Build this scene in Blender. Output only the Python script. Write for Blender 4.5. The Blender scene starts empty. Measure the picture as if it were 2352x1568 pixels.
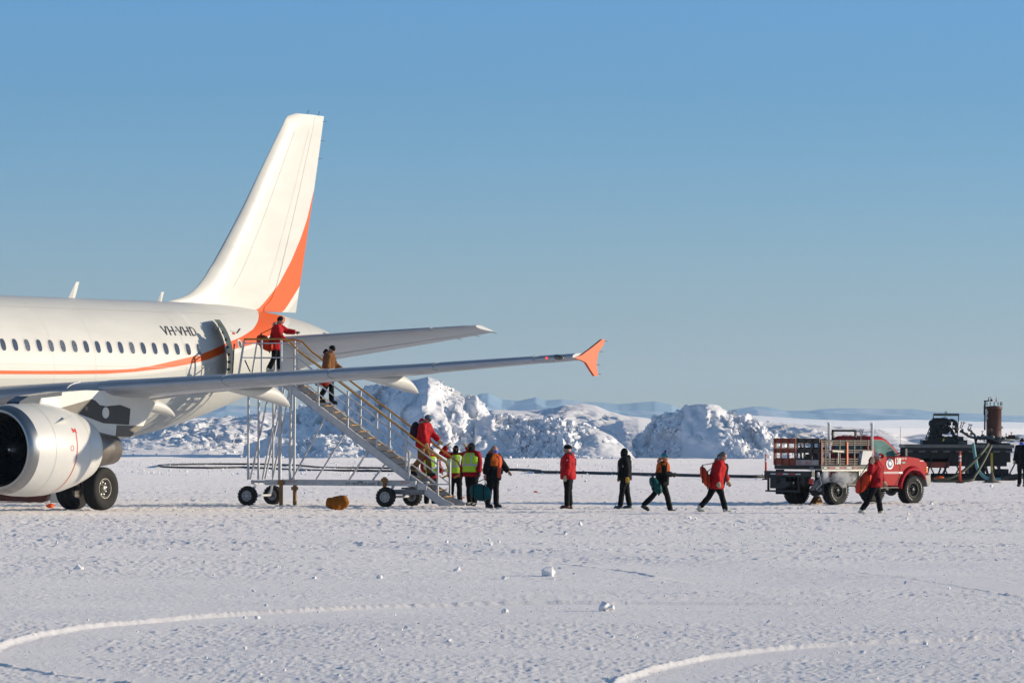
import bpy, math, random
import numpy as np
from mathutils import Vector, Matrix, Euler
R = math.radians
C = bpy.context.scene.collection
rnd = random.Random(7)

# ---------------------------------------------------------------- camera
F, H, PITCH, ROLL = 10899.0, 2.3347, math.atan((975.95-784)/10899.0), 0.0032   # focal length in units of a 2352 px wide frame
cam_d = bpy.data.cameras.new('camera'); cam = bpy.data.objects.new('camera', cam_d); C.objects.link(cam)
cam_d.sensor_width = 36.0; cam_d.lens = F/2352*36; cam_d.clip_start = 0.5; cam_d.clip_end = 60000
_up0 = Vector((0, -math.sin(PITCH), math.cos(PITCH))); _fw = Vector((0, math.cos(PITCH), math.sin(PITCH)))
_rt = Vector((1, 0, 0))*math.cos(ROLL) + _up0*math.sin(ROLL); _up = _up0*math.cos(ROLL) - Vector((1, 0, 0))*math.sin(ROLL)
M = Matrix(((_rt.x, _up.x, -_fw.x, 0), (_rt.y, _up.y, -_fw.y, 0), (_rt.z, _up.z, -_fw.z, H), (0, 0, 0, 1)))
cam.matrix_world = M
bpy.context.scene.camera = cam

# ---------------------------------------------------------------- sky, sun, exposure
SUN_EL, SUN_AZ = 11.8, -7.0          # degrees above horizon; degrees from +x towards the camera
sd = Vector((math.cos(R(SUN_EL))*math.cos(R(SUN_AZ)), -math.cos(R(SUN_EL))*math.sin(R(SUN_AZ)), math.sin(R(SUN_EL))))
w = bpy.data.worlds.new('World'); bpy.context.scene.world = w; w.use_nodes = True
nt = w.node_tree; nt.nodes.clear()
sky = nt.nodes.new('ShaderNodeTexSky'); sky.sky_type = 'NISHITA'; sky.sun_disc = False
sky.sun_elevation = R(SUN_EL); sky.sun_rotation = math.atan2(sd.x, sd.y)
sky.altitude = 0; sky.air_density = 1.0; sky.dust_density = 0.1; sky.ozone_density = 3.0
tc = nt.nodes.new('ShaderNodeTexCoord'); sep = nt.nodes.new('ShaderNodeSeparateXYZ')
rp = nt.nodes.new('ShaderNodeValToRGB'); mul = nt.nodes.new('ShaderNodeMix'); mul.data_type = 'RGBA'; mul.blend_type = 'MULTIPLY'; mul.inputs[0].default_value = 1
SKYT = [(0.0, (0.595, 0.702, 0.973)), (0.0044, (0.575, 0.695, 1.015)), (0.0163, (0.524, 0.674, 1.136)), (0.0347, (0.479, 0.662, 1.116)), (0.053, (0.417, 0.635, 1.074)), (0.0714, (0.376, 0.61, 1.021)), (0.09, (0.395, 0.642, 1.061)), (0.16, (0.545, 0.791, 1.159)), (0.4, (0.98, 0.92, 0.88))]
el = rp.color_ramp.elements
el[0].position = SKYT[0][0]; el[0].color = (*SKYT[0][1], 1); el[1].position = 1.0; el[1].color = (.95, .90, .85, 1)
for ps, cl in SKYT[1:]: e_ = el.new(ps); e_.color = (*cl, 1)
bg = nt.nodes.new('ShaderNodeBackground'); out = nt.nodes.new('ShaderNodeOutputWorld')
nt.links.new(tc.outputs['Generated'], sep.inputs[0]); nt.links.new(sep.outputs['Z'], rp.inputs[0])
nt.links.new(sky.outputs[0], mul.inputs[6]); nt.links.new(rp.outputs[0], mul.inputs[7])
nt.links.new(mul.outputs[2], bg.inputs[0]); nt.links.new(bg.outputs[0], out.inputs[0])
bg.inputs[1].default_value = 0.11
sl = bpy.data.lights.new('sun', 'SUN'); so = bpy.data.objects.new('sun', sl); C.objects.link(so)
sl.energy = 3.7; sl.angle = R(0.5); sl.color = (1.0, 0.86, 0.66)
so.rotation_euler = sd.to_track_quat('Z', 'Y').to_euler()
sc = bpy.context.scene
sc.view_settings.view_transform = 'Standard'; sc.view_settings.look = 'None'; sc.view_settings.gamma = 1
sc.view_settings.exposure = 0.46
sc.cycles.max_bounces = 6; sc.cycles.diffuse_bounces = 3; sc.cycles.volume_bounces = 1

# ---------------------------------------------------------------- from the photograph to the place
def ray(U, V):
    a, b = U-1176, V-784
    u = a*math.cos(ROLL)+b*math.sin(ROLL); v = -a*math.sin(ROLL)+b*math.cos(ROLL)
    return Vector((u/F, math.cos(PITCH)+v/F*math.sin(PITCH), math.sin(PITCH)-v/F*math.cos(PITCH)))
def G(U, V):
    d = ray(U, V); t = -H/d.z
    return Vector((d.x*t, d.y*t, 0))
def PT(U, V, D):
    d = ray(U, V); t = D/d.y
    return Vector((d.x*t, D, H+d.z*t))

# ---------------------------------------------------------------- materials
def mat(name, col, rough=0.5, metal=0.0, noise=None, bump=None, coat=0.0, emit=None, spec=None, trans=0.0):
    m = bpy.data.materials.new(name); m.use_nodes = True; n = m.node_tree; b = n.nodes['Principled BSDF']
    b.inputs['Base Color'].default_value = (*col, 1); b.inputs['Roughness'].default_value = rough; b.inputs['Metallic'].default_value = metal
    if coat: b.inputs['Coat Weight'].default_value = coat; b.inputs['Coat Roughness'].default_value = 0.12
    if spec is not None: b.inputs['Specular IOR Level'].default_value = spec
    if trans: b.inputs['Transmission Weight'].default_value = trans
    if emit: b.inputs['Emission Color'].default_value = (*emit[0], 1); b.inputs['Emission Strength'].default_value = emit[1]
    t = n.nodes.new('ShaderNodeTexCoord')
    if noise:
        s, amt = noise[:2]; col2 = noise[2] if len(noise) > 2 else tuple(c*(1-amt) for c in col)
        x = n.nodes.new('ShaderNodeTexNoise'); x.inputs['Scale'].default_value = s; x.inputs['Detail'].default_value = 5
        r_ = n.nodes.new('ShaderNodeValToRGB'); r_.color_ramp.elements[0].position = 0.35; r_.color_ramp.elements[1].position = 0.7
        r_.color_ramp.elements[0].color = (*col2, 1); r_.color_ramp.elements[1].color = (*col, 1)
        n.links.new(t.outputs['Object'], x.inputs['Vector']); n.links.new(x.outputs[0], r_.inputs[0]); n.links.new(r_.outputs[0], b.inputs['Base Color'])
    if bump:
        x = n.nodes.new('ShaderNodeTexNoise'); x.inputs['Scale'].default_value = bump[0]; x.inputs['Detail'].default_value = 4
        u = n.nodes.new('ShaderNodeBump'); u.inputs['Strength'].default_value = bump[1]; u.inputs['Distance'].default_value = bump[2] if len(bump) > 2 else 0.02
        n.links.new(t.outputs['Object'], x.inputs['Vector']); n.links.new(x.outputs[0], u.inputs['Height']); n.links.new(u.outputs[0], b.inputs['Normal'])
    return m

# ---------------------------------------------------------------- mesh helper
class MB:
    def __init__(s): s.v = []; s.f = []; s.m = []; s.s = []; s.n = 0
    def add(s, vs, fs, m=0, sm=False):
        s.v.extend([tuple(x) for x in vs]); k = s.n
        for f in fs: s.f.append(tuple(i+k for i in f)); s.m.append(m); s.s.append(sm)
        s.n += len(vs); return s
    def box(s, a, b, m=0, ch=0.0):
        (x0, y0, z0), (x1, y1, z1) = a, b
        x0, x1 = sorted((x0, x1)); y0, y1 = sorted((y0, y1)); z0, z1 = sorted((z0, z1))
        if ch > 0:
            c = min(ch, (x1-x0)*.45, (y1-y0)*.45, (z1-z0)*.45)
            r = [[(x0+c, y0+c), (x1-c, y0+c), (x1-c, y1-c), (x0+c, y1-c)], ]
            def ring(i, z): 
                return [(x0+i, y0, z), (x1-i, y0, z), (x1, y0+i, z), (x1, y1-i, z), (x1-i, y1, z), (x0+i, y1, z), (x0, y1-i, z), (x0, y0+i, z)]
            def ring2(z):
                return [(x0+c, y0+c*.3, z), (x1-c, y0+c*.3, z), (x1-c*.3, y0+c, z), (x1-c*.3, y1-c, z), (x1-c, y1-c*.3, z), (x0+c, y1-c*.3, z), (x0+c*.3, y1-c, z), (x0+c*.3, y0+c, z)]
            return s.loft([ring2(z0), ring(c, z0+c), ring(c, z1-c), ring2(z1)], m=m, sm=False)
        vs = [(x0, y0, z0), (x1, y0, z0), (x1, y1, z0), (x0, y1, z0), (x0, y0, z1), (x1, y0, z1), (x1, y1, z1), (x0, y1, z1)]
        return s.add(vs, [(0, 3, 2, 1), (4, 5, 6, 7), (0, 1, 5, 4), (1, 2, 6, 5), (2, 3, 7, 6), (3, 0, 4, 7)], m)
    def beam(s, p, q, wd, ht, m=0, up=(0, 0, 1)):
        p, q = Vector(p), Vector(q); d = (q-p).normalized(); u = Vector(up)
        if abs(d.dot(u)) > .98: u = Vector((0, 1, 0))
        a = d.cross(u).normalized()*wd/2; b = a.cross(d).normalized()*ht/2
        return s.loft([[p-a-b, p+a-b, p+a+b, p-a+b], [q-a-b, q+a-b, q+a+b, q-a+b]], m=m)
    def loft(s, rings, m=0, sm=False, cap=True, closed=True):
        n = len(rings[0]); vs = [tuple(p) for r in rings for p in r]; fs = []
        for i in range(len(rings)-1):
            for j in range(n if closed else n-1):
                k = (j+1) % n; fs.append((i*n+j, i*n+k, (i+1)*n+k, (i+1)*n+j))
        if cap == 'sep': vs += vs[:n]+vs[-n:]; q_ = len(rings)*n; fs.append(tuple(range(q_+n-1, q_-1, -1))); fs.append(tuple(range(q_+n, q_+2*n)))
        elif cap: fs.append(tuple(range(n-1, -1, -1))); fs.append(tuple(range((len(rings)-1)*n, len(rings)*n)))
        return s.add(vs, fs, m, sm)
    def tube(s, pts, r, n=8, m=0, sm=True, cap=True, flat=None):
        pts = [Vector(p) for p in pts]; rs = r if isinstance(r, (list, tuple)) else [r]*len(pts)
        rings = []; u = None
        for i, p in enumerate(pts):
            d = (pts[min(i+1, len(pts)-1)]-pts[max(i-1, 0)])
            d = d.normalized() if d.length > 1e-9 else Vector((0, 0, 1))
            if u is None:
                u = d.cross(Vector((0, 1, 0)));
                if u.length < .1: u = d.cross(Vector((1, 0, 0)))
            u = (u-d*u.dot(d)).normalized(); v_ = d.cross(u)
            e = rs[i] if isinstance(rs[i], (list, tuple)) else (rs[i], rs[i])
            rings.append([p+u*math.cos(2*math.pi*k/n)*e[0]+v_*math.sin(2*math.pi*k/n)*e[1] for k in range(n)])
        return s.loft(rings, m, sm, cap)
    def lathe(s, prof, c=(0, 0, 0), ax='x', n=32, m=0, sm=True, cap=False, sy=1.0):
        rings = []
        for a, r in prof:
            rg = []
            for k in range(n):
                t = 2*math.pi*k/n; p, q = r*math.cos(t), r*math.sin(t)*sy
                rg.append({'x': (c[0]+a, c[1]+p, c[2]+q), 'y': (c[0]+q, c[1]+a, c[2]+p), 'z': (c[0]+p, c[1]+q, c[2]+a)}[ax])
            rings.append(rg)
        return s.loft(rings, m, sm, cap)
    def prism(s, poly, a, b, plane='xz', m=0):
        def P(u, v, t): return {'xz': (u, t, v), 'xy': (u, v, t), 'yz': (t, u, v)}[plane]
        return s.loft([[P(u, v, a) for u, v in poly], [P(u, v, b) for u, v in poly]], m=m)
    def ell(s, c, r, n=16, k=10, m=0, rot=None, jit=0.0, rs=None):
        rings = []; c = Vector(c); q = Euler(rot).to_matrix() if rot else None; g = rs or rnd
        for i in range(k+1):
            t = math.pi*i/k; rg = []
            for j in range(n):
                a = 2*math.pi*j/n; f = 1+g.uniform(-jit, jit) if jit else 1
                st = max(math.sin(t), .02)
                p = Vector((r[0]*st*math.cos(a)*f, r[1]*st*math.sin(a)*f, r[2]*math.cos(t)*f))
                rg.append(c+(q@p if q else p))
            rings.append(rg)
        return s.loft(rings, m, True)
    def text(s, body, size, fn, m=0, ext=0.0, align='LEFT', shear=0.0, space=1.0, bold=0.0):
        cu = bpy.data.curves.new('lettering', 'FONT'); cu.body = body; cu.size = size; cu.extrude = ext; cu.align_x = align; cu.shear = shear; cu.space_character = space; cu.offset = bold
        cu.resolution_u = 3
        o = bpy.data.objects.new('lettering', cu); C.objects.link(o); bpy.context.view_layer.update()
        me = o.evaluated_get(bpy.context.evaluated_depsgraph_get()).to_mesh()
        vs = [fn(p.co.x, p.co.y, p.co.z) for p in me.vertices]; fs = [tuple(p.vertices) for p in me.polygons]
        s.add(vs, fs, m); o.evaluated_get(bpy.context.evaluated_depsgraph_get()).to_mesh_clear()
        bpy.data.objects.remove(o); bpy.data.curves.remove(cu); return s
    def mesh(s, name, mats):
        me = bpy.data.meshes.new(name); me.from_pydata(s.v, [], s.f)
        me.polygons.foreach_set('material_index', s.m); me.polygons.foreach_set('use_smooth', s.s)
        for x in (mats if isinstance(mats, (list, tuple)) else [mats]): me.materials.append(x)
        me.update(); return me
    def build(s, name, mats, parent=None, loc=None, rot=None, fix=True):
        me = s.mesh(name, mats)
        if fix:
            import bmesh
            b = bmesh.new(); b.from_mesh(me); bmesh.ops.recalc_face_normals(b, faces=b.faces); b.to_mesh(me); b.free()
        o = bpy.data.objects.new(name, me); C.objects.link(o); o.parent = parent
        if loc is not None: o.location = loc
        if rot is not None: o.rotation_euler = rot
        return o
def tag(o, label=None, cat=None, group=None, kind=None):
    for k, v in (('label', label), ('category', cat), ('group', group), ('kind', kind)):
        if v: o[k] = v
    return o
def empty(name, loc, rz=0.0):
    o = bpy.data.objects.new(name, None); C.objects.link(o); o.location = loc; o.rotation_euler = (0, 0, rz); o.empty_display_size = .2; return o
def copy_tree(o, parent=None):
    c = o.copy(); C.objects.link(c); c.parent = parent
    for ch in [x for x in bpy.data.objects if x.parent == o]: copy_tree(ch, c)
    return c
def remesh(o, vox, smooth=3, wr=None):
    md = o.modifiers.new('r', 'REMESH'); md.mode = 'VOXEL'; md.voxel_size = vox; md.use_smooth_shade = True
    sm = o.modifiers.new('s', 'SMOOTH'); sm.iterations = smooth; sm.factor = .5
    if wr:
        t = bpy.data.textures.get('wrinkle%g' % wr[1]) or bpy.data.textures.new('wrinkle%g' % wr[1], 'CLOUDS'); t.noise_scale = wr[1]; t.noise_depth = 2
        dm = o.modifiers.new('d', 'DISPLACE'); dm.texture = t; dm.strength = wr[0]; dm.mid_level = .5; dm.texture_coords = 'LOCAL'
    bpy.context.view_layer.update()
    dg = bpy.context.evaluated_depsgraph_get(); me = bpy.data.meshes.new_from_object(o.evaluated_get(dg)); old = o.data
    for x in old.materials:
        if x.name not in [q.name for q in me.materials if q]: me.materials.append(x)
    o.modifiers.clear(); o.data = me; me.name = o.name
    me.polygons.foreach_set('use_smooth', [True]*len(me.polygons)); bpy.data.meshes.remove(old); return o

# ---------------------------------------------------------------- noise for terrain
def vnoise(x, y, s, seed):
    g = np.random.RandomState(seed).rand(256, 256); X = x/s; Y = y/s
    i = np.floor(X).astype(int); j = np.floor(Y).astype(int); a = X-i; b = Y-j
    a = a*a*(3-2*a); b = b*b*(3-2*b); i0, i1, j0, j1 = i & 255, (i+1) & 255, j & 255, (j+1) & 255
    return (g[i0, j0]*(1-a)*(1-b)+g[i1, j0]*a*(1-b)+g[i0, j1]*(1-a)*b+g[i1, j1]*a*b)*2-1
def worley(x, y, s, seed, tilt=.6):
    """broken slabs: each cell its own height and slope"""
    X = x/s; Y = y/s; i = np.floor(X).astype(int); j = np.floor(Y).astype(int); best = np.full(X.shape, 9.0); val = np.zeros(X.shape); r = np.random.RandomState(seed); g = r.rand(128, 128, 5)
    for a in (-1, 0, 1):
        for b in (-1, 0, 1):
            c = g[(i+a) & 127, (j+b) & 127]; dx = X-(i+a+c[..., 0]); dy = Y-(j+b+c[..., 1]); d = dx*dx+dy*dy
            k = d < best; best = np.where(k, d, best); val = np.where(k, c[..., 2]+tilt*(dx*(c[..., 3]-.5)+dy*(c[..., 4]-.5))*2-.9*d, val)
    return val
def sstep(t): t = np.clip(t, 0, 1); return t*t*(3-2*t)
def side_dist(x, y, pl):
    best = np.full(x.shape, 1e9); sg = np.zeros(x.shape)
    for (x0, y0), (x1, y1) in zip(pl[:-1], pl[1:]):
        dx, dy = x1-x0, y1-y0; L = dx*dx+dy*dy
        t = np.clip(((x-x0)*dx+(y-y0)*dy)/L, 0, 1); ex, ey = x-(x0+t*dx), y-(y0+t*dy); d = np.hypot(ex, ey)
        c = dx*ey-dy*ex; k = d < best; best = np.where(k, d, best); sg = np.where(k, np.sign(c), sg)
    return best*sg
def smooth_pl(pts, n=6):
    o = []
    for i in range(len(pts)-1):
        p0 = pts[max(i-1, 0)]; p1 = pts[i]; p2 = pts[i+1]; p3 = pts[min(i+2, len(pts)-1)]
        for k in range(n):
            t = k/n; o.append(tuple(.5*((2*b)+(-a+c)*t+(2*a-5*b+4*c-d)*t*t+(-a+3*b-3*c+d)*t**3) for a, b, c, d in zip(p0, p1, p2, p3)))
    o.append(tuple(pts[-1])); return o
def gpl(px): return smooth_pl([tuple(G(u, v))[:2] for u, v in px])
tracks = [(gpl([(1480, 1382), (1300, 1382), (1100, 1384), (850, 1391), (560, 1405), (380, 1418), (200, 1437), (90, 1455), (10, 1480), (-30, 1505), (0, 1522), (100, 1540), (250, 1556), (460, 1580)]), 1, .034, 2.0),
          (gpl([(2100, 1470), (1900, 1477), (1750, 1489), (1600, 1511), (1510, 1531), (1440, 1553), (1415, 1580)]), 1, .03, 1.6),
          (gpl([(-200, 1232), (150, 1243), (600, 1252), (900, 1268), (1200, 1287), (1400, 1305), (1520, 1325)]), 1, .055, 2.5),
          (gpl([(1800, 1300), (2000, 1316), (2200, 1345), (2500, 1392)]), 1, .02, 2.5),
          (gpl([(1650, 1205), (1900, 1212), (2150, 1232), (2500, 1262)]), 1, .02, 2.5),
          (gpl([(-200, 1215), (300, 1225), (600, 1240), (800, 1252)]), 1, .03, 2.0)]
def ground_z(x, y):
    z = .022*vnoise(x, y, 7.0, 1)+.010*vnoise(x+3, y, 1.9, 2)
    lane = vnoise(x*.07+y*.02, y*.45, 1.0, 9); am = .45+.55*sstep(lane*1.8+.55)      # rough and smooth lanes lying across the runway
    flat = np.ones_like(x); berm = np.zeros_like(x)
    for pl, s, dp, wd in tracks:
        d = side_dist(x, y, pl)*s+.03*vnoise(x, y, .4, 5)
        z = z-dp*sstep((d+.04)/.09)*(1-sstep((d-wd*.6)/wd)); flat = np.where((d > .06) & (d < wd*.45), .35, flat)
        berm = np.maximum(berm, min(dp, .034)*.75*np.exp(-((d+.05)/.03)**2)*(.55+.6*np.abs(vnoise(x, y, .11, 21))+.3*vnoise(x, y, .06, 22)))
    near = np.clip((y-45)/85, 0, 1)
    nz = (.0025+.020*near)*vnoise(x, y, .15, 3)+(.005+.011*near)*vnoise(x, y, .07, 4)+.0085*vnoise(x, y, .038, 14)+.004*vnoise(x, y, .5, 6)
    lump = np.maximum(vnoise(x, y, .21, 12)-.66, 0)*(.02+.04*near)+np.maximum(vnoise(x, y, .07, 13)-.45, 0)*(.025+.035*near)
    far = np.clip((260-y)/120, 0, 1)
    return z+berm+(nz+lump)*am*flat*far*(.78+.22*near)+np.clip((y-190)/60, 0, 1)*(.05*vnoise(x, y, 2.4, 15)+.03*vnoise(x, y, .7, 16))*np.clip((600-y)/200, 0, 1)
# ---------------------------------------------------------------- snow material and the ground
def snow_mat(name, bs, col=(.84, .85, .88), scl=1.0, dist=.02, fine=1.0):
    m = bpy.data.materials.new(name); m.use_nodes = True; n = m.node_tree; b = n.nodes['Principled BSDF']
    b.inputs['Base Color'].default_value = (*col, 1); b.inputs['Roughness'].default_value = .62; b.inputs['Specular IOR Level'].default_value = .35; b.inputs['Sheen Weight'].default_value = .42; b.inputs['Sheen Roughness'].default_value = .45; b.inputs['Sheen Tint'].default_value = (1, .90, .84, 1)
    t = n.nodes.new('ShaderNodeTexCoord'); mp = n.nodes.new('ShaderNodeMapping'); mp.inputs['Scale'].default_value = (scl,)*3
    a = n.nodes.new('ShaderNodeTexNoise'); a.inputs['Scale'].default_value = 9*fine; a.inputs['Detail'].default_value = 6; a.inputs['Roughness'].default_value = .7
    v = n.nodes.new('ShaderNodeTexNoise'); v.inputs['Scale'].default_value = .35; v.inputs['Detail'].default_value = 3
    r_ = n.nodes.new('ShaderNodeValToRGB'); r_.color_ramp.elements[0].position = .35; r_.color_ramp.elements[1].position = .65
    r_.color_ramp.elements[0].color = (col[0]*.90, col[1]*.91, col[2]*.93, 1); r_.color_ramp.elements[1].color = (*col, 1)
    u = n.nodes.new('ShaderNodeBump'); u.inputs['Strength'].default_value = bs; u.inputs['Distance'].default_value = dist
    n.links.new(t.outputs['Object'], mp.inputs[0]); n.links.new(mp.outputs[0], a.inputs['Vector']); n.links.new(mp.outputs[0], v.inputs['Vector'])
    n.links.new(v.outputs[0], r_.inputs[0]); n.links.new(r_.outputs[0], b.inputs['Base Color'])
    n.links.new(a.outputs[0], u.inputs['Height']); n.links.new(u.outputs[0], b.inputs['Normal'])
    return m
SNOW = snow_mat('packed snow', .8, col=(.92, .885, .865), dist=.02, fine=2.4)
SNOWP = snow_mat('piled snow', .55, col=(.88, .88, .9), scl=.45, dist=.12)
def grid_obj(name, X, Y, Z, m, smooth=True):
    nr, nc = X.shape; me = bpy.data.meshes.new(name)
    co = np.stack([X, Y, Z], -1).reshape(-1, 3).astype(np.float32)
    i = np.arange(nr-1)[:, None]*nc+np.arange(nc-1)[None]; q = np.stack([i, i+1, i+nc+1, i+nc], -1).reshape(-1, 4)
    me.vertices.add(len(co)); me.vertices.foreach_set('co', co.ravel()); me.loops.add(q.size); me.loops.foreach_set('vertex_index', q.ravel().astype(np.int32))
    me.polygons.add(len(q)); me.polygons.foreach_set('loop_start', np.arange(0, q.size, 4, dtype=np.int32))
    me.polygons.foreach_set('use_smooth', np.full(len(q), smooth)); me.update(calc_edges=True); me.materials.append(m)
    o = bpy.data.objects.new(name, me); C.objects.link(o); return o
rows = [-60, -30, -10, 0]+list(np.arange(2, 40, 1.5))+list(40*np.exp(np.arange(0, math.log(160/40), .0020)))+list(160*np.exp(np.arange(0, math.log(420/160), .004)))+list(420*np.exp(np.arange(0, math.log(13000/420), .05)))+[13500]
tt = np.concatenate([[-.48, -.47, -.46, -.45, -.4, -.3, -.22, -.18, -.155], np.linspace(-.14, .14, 820), [.155, .18, .22, .3, .4, .45, .46, .47, .48]])
yy = np.array(rows)[:, None]+0*tt[None]; xx = np.maximum(yy, 130)*tt[None]; xx = np.where((yy < 130) & (np.abs(tt[None]) <= .2), np.maximum(yy, 20)*tt[None], xx)
tag(grid_obj('ground', xx, yy, ground_z(xx, yy), SNOW), kind='structure')

# ---------------------------------------------------------------- snow banks: crest line read from the photograph, real depth
from mathutils import noise as mn
def rubble(mb_v, mb_f, pts, sizes, rs, bur=.3):
    bv = [(-1, -1, -1), (1, -1, -1), (1, 1, -1), (-1, 1, -1), (-1, -1, 1), (1, -1, 1), (1, 1, 1), (-1, 1, 1)]
    bf = [(0, 3, 2, 1), (4, 5, 6, 7), (0, 1, 5, 4), (1, 2, 6, 5), (2, 3, 7, 6), (3, 0, 4, 7)]
    bv = np.array(bv)
    for p, s in zip(pts, sizes):
        v = bv*rs.uniform(.55, 1.15, (8, 3))*s*.66*rs.uniform(.6, 1.6, (1, 3)); q = np.array(Euler(rs.uniform(0, 6.3, 3)).to_matrix())
        v = v@q.T+np.array(p); k = len(mb_v); mb_v.extend(v.tolist()); mb_f.extend([tuple(a+k for a in f_) for f_ in bf])
def snow_pile(name, crest, D, front, back, label, amp, nchunk, csize, seed, kind=None, cell=.085, group=None, rough=1.0, prow=None):
    rs = np.random.RandomState(seed)
    pts = [PT(u, v, D) for u, v in crest]; cx = np.array([p.x for p in pts]); cz = np.array([max(p.z, .02) for p in pts])
    x = np.arange(cx[0]-1, cx[-1]+1, cell); t = np.concatenate([np.linspace(-1, 0, int(front/cell)), np.linspace(0, 1, int(back/cell*.6))[1:]])
    X, Tt = np.meshgrid(x, t); Hh = np.interp(X, cx, cz, left=0, right=0)
    front_w = front*(.75+.35*vnoise(X, X*0, 6, seed)); Y = D+np.where(Tt < 0, Tt*front_w, Tt*back)+.4*vnoise(X, Tt*3, 3, seed+9)
    if prow: xp = PT(prow[0], 950, D).x; Y = Y+prow[1]*np.maximum(xp-X, 0)+prow[2]*np.maximum(X-xp, 0)
    pr = np.where(Tt < 0, 1-np.abs(Tt)**1.25, 1-np.abs(Tt)**1.8)
    Z = Hh*np.clip(pr, 0, 1)
    env = np.clip(Hh*np.clip(pr, 0, 1)/1.2, .0, 1)
    rug = worley(X, Y, 2.5, seed+1, .9)*.85+worley(X+.3*Z, Y, 1.15, seed+2, 1.1)*.5+worley(X, Y, .5, seed+3, 1.1)*.22
    soft = .36+.64*sstep(vnoise(X, Y*.6, 3.4, seed+31)*2.2+.75); rug = .62+(rug-.62)*soft
    Z = Z+amp*(rug-.62)*env*(.35+.65*np.clip(np.abs(Tt)*3, 0, 1))*rough
    Y = Y+amp*.9*env*(vnoise(X, Z, 1.3, seed+5)+.5*vnoise(X, Z, .5, seed+6))
    Z = Z-.12*(1-env)
    o = grid_obj(name, X, Y, Z, SNOWP, smooth=True)
    if nchunk:
        vs = []; fs = []; sel = np.argwhere((Tt > -.98) & (Tt < .12) & (Hh > .3) & (soft > .6)); nchunk = int(nchunk*.42); csize *= .60; pk = sel[rs.randint(0, len(sel), nchunk)]
        sz = csize*(rs.pareto(2.2, nchunk)*.45+.3).clip(.25, 2.0)
        p3 = [(X[a, b]+rs.normal(0, .1), Y[a, b]-rs.uniform(0, .15), Z[a, b]+s*.15) for (a, b), s in zip(pk, sz)]
        nb = nchunk//25; xb = rs.uniform(cx[0], cx[-1], nb)   # spill at the foot
        fh = np.interp(xb, cx, cz)
        for x_, h_ in zip(xb, fh):
            if h_ > .5 and not prow: p3.append((x_, D-front*rs.uniform(.85, 1.25), rs.uniform(0, .1)))
        sz = list(sz)+list(csize*rs.uniform(.3, 1.0, len(p3)-nchunk)); rubble(vs, fs, p3, sz, rs)
        m = MB(); m.v = vs; m.f = fs; m.n = len(vs); m.m = [0]*len(fs); m.s = [False]*len(fs)
        tag(m.build('snow_lumps', SNOWP, o, fix=False), kind='stuff')
    if kind: tag(o, kind=kind)
    else: tag(o, label, 'snow pile', group)
    return o
snow_pile('snow_pile', [(600, 990), (640, 962), (660, 942), (690, 931), (728, 921), (781, 900), (834, 884), (900, 877), (960, 872), (982, 864), (1005, 872), (1040, 899), (1067, 911), (1095, 911), (1110, 930), (1130, 958), (1165, 985), (1200, 1010), (1230, 1045)],
          345, 11, 10, 'tallest snow pile with a steep lumpy peak, directly behind the boarding stairs', .85, 1800, .20, 11, prow=(985, .75, .25))
snow_pile('snow_pile', [(1090, 965), (1114, 956), (1150, 957), (1192, 955), (1250, 963), (1309, 971), (1368, 983), (1407, 1000), (1440, 1030), (1460, 1052)],
          342, 10, 8, 'long low bank of snow rubble right of the tallest pile, behind the black fur hat', .8, 3200, .24, 21)
snow_pile('snow_pile', [(1460, 1010), (1490, 985), (1505, 966), (1528, 953), (1559, 950), (1573, 932), (1580, 927), (1614, 929), (1649, 931), (1668, 941), (1696, 953), (1719, 951), (1738, 967), (1762, 985), (1785, 1000), (1830, 1020), (1880, 1040)],
          345, 9, 8, 'blocky pile of big broken snow chunks on the right, behind the teal pompom hat', .85, 3000, .25, 31, prow=(1640, .55, .35))
snow_pile('snow_pile', [(250, 1040), (300, 992), (350, 982), (400, 975), (450, 965), (500, 962), (560, 955), (600, 945), (640, 950), (700, 962), (760, 985)],
          385, 26, 10, 'low wind-rippled snow pile left of the stairs, under the tail of the airliner', .55, 900, .16, 41)
snow_pile('snow_pile', [(560, 1020), (590, 1012), (620, 1000), (680, 1006), (740, 1000), (800, 1004), (860, 1015), (900, 1030)],
          334, 4, 6, 'low rubble foot of broken snow seen through the stair legs', .6, 900, .2, 51)
snow_pile('snow_drift', [(1300, 1020), (1360, 990), (1400, 974), (1440, 964), (1465, 960), (1508, 964), (1514, 975), (1535, 1010), (1575, 1045)],
          368, 14, 10, 'smooth pale snow drift between the rubble bank and the blocky pile', .14, 60, .2, 81, prow=(1430, .0, 1.0))
snow_pile('snow_mound', [(1080, 955), (1133, 941), (1200, 943), (1255, 942), (1301, 930), (1340, 926), (1368, 931), (1399, 944), (1438, 953), (1465, 959), (1508, 963), (1560, 972), (1600, 980)],
          392, 40, 14, 'smooth rounded snow mound behind the long rubble bank', .28, 0, .2, 61, cell=.2)
snow_pile('snow_ridge', [(1700, 975), (1751, 968), (1809, 973), (1864, 977), (1950, 983), (2020, 985), (2037, 994), (2074, 1004), (2121, 996), (2180, 994), (2240, 1004), (2352, 1000), (2450, 1005)],
          400, 60, 12, '', .42, 700, .15, 71, kind='structure', cell=.25)
for o in [x for x in bpy.data.objects if x.name.startswith('snow_ridge')]: o['kind'] = 'structure'

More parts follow.
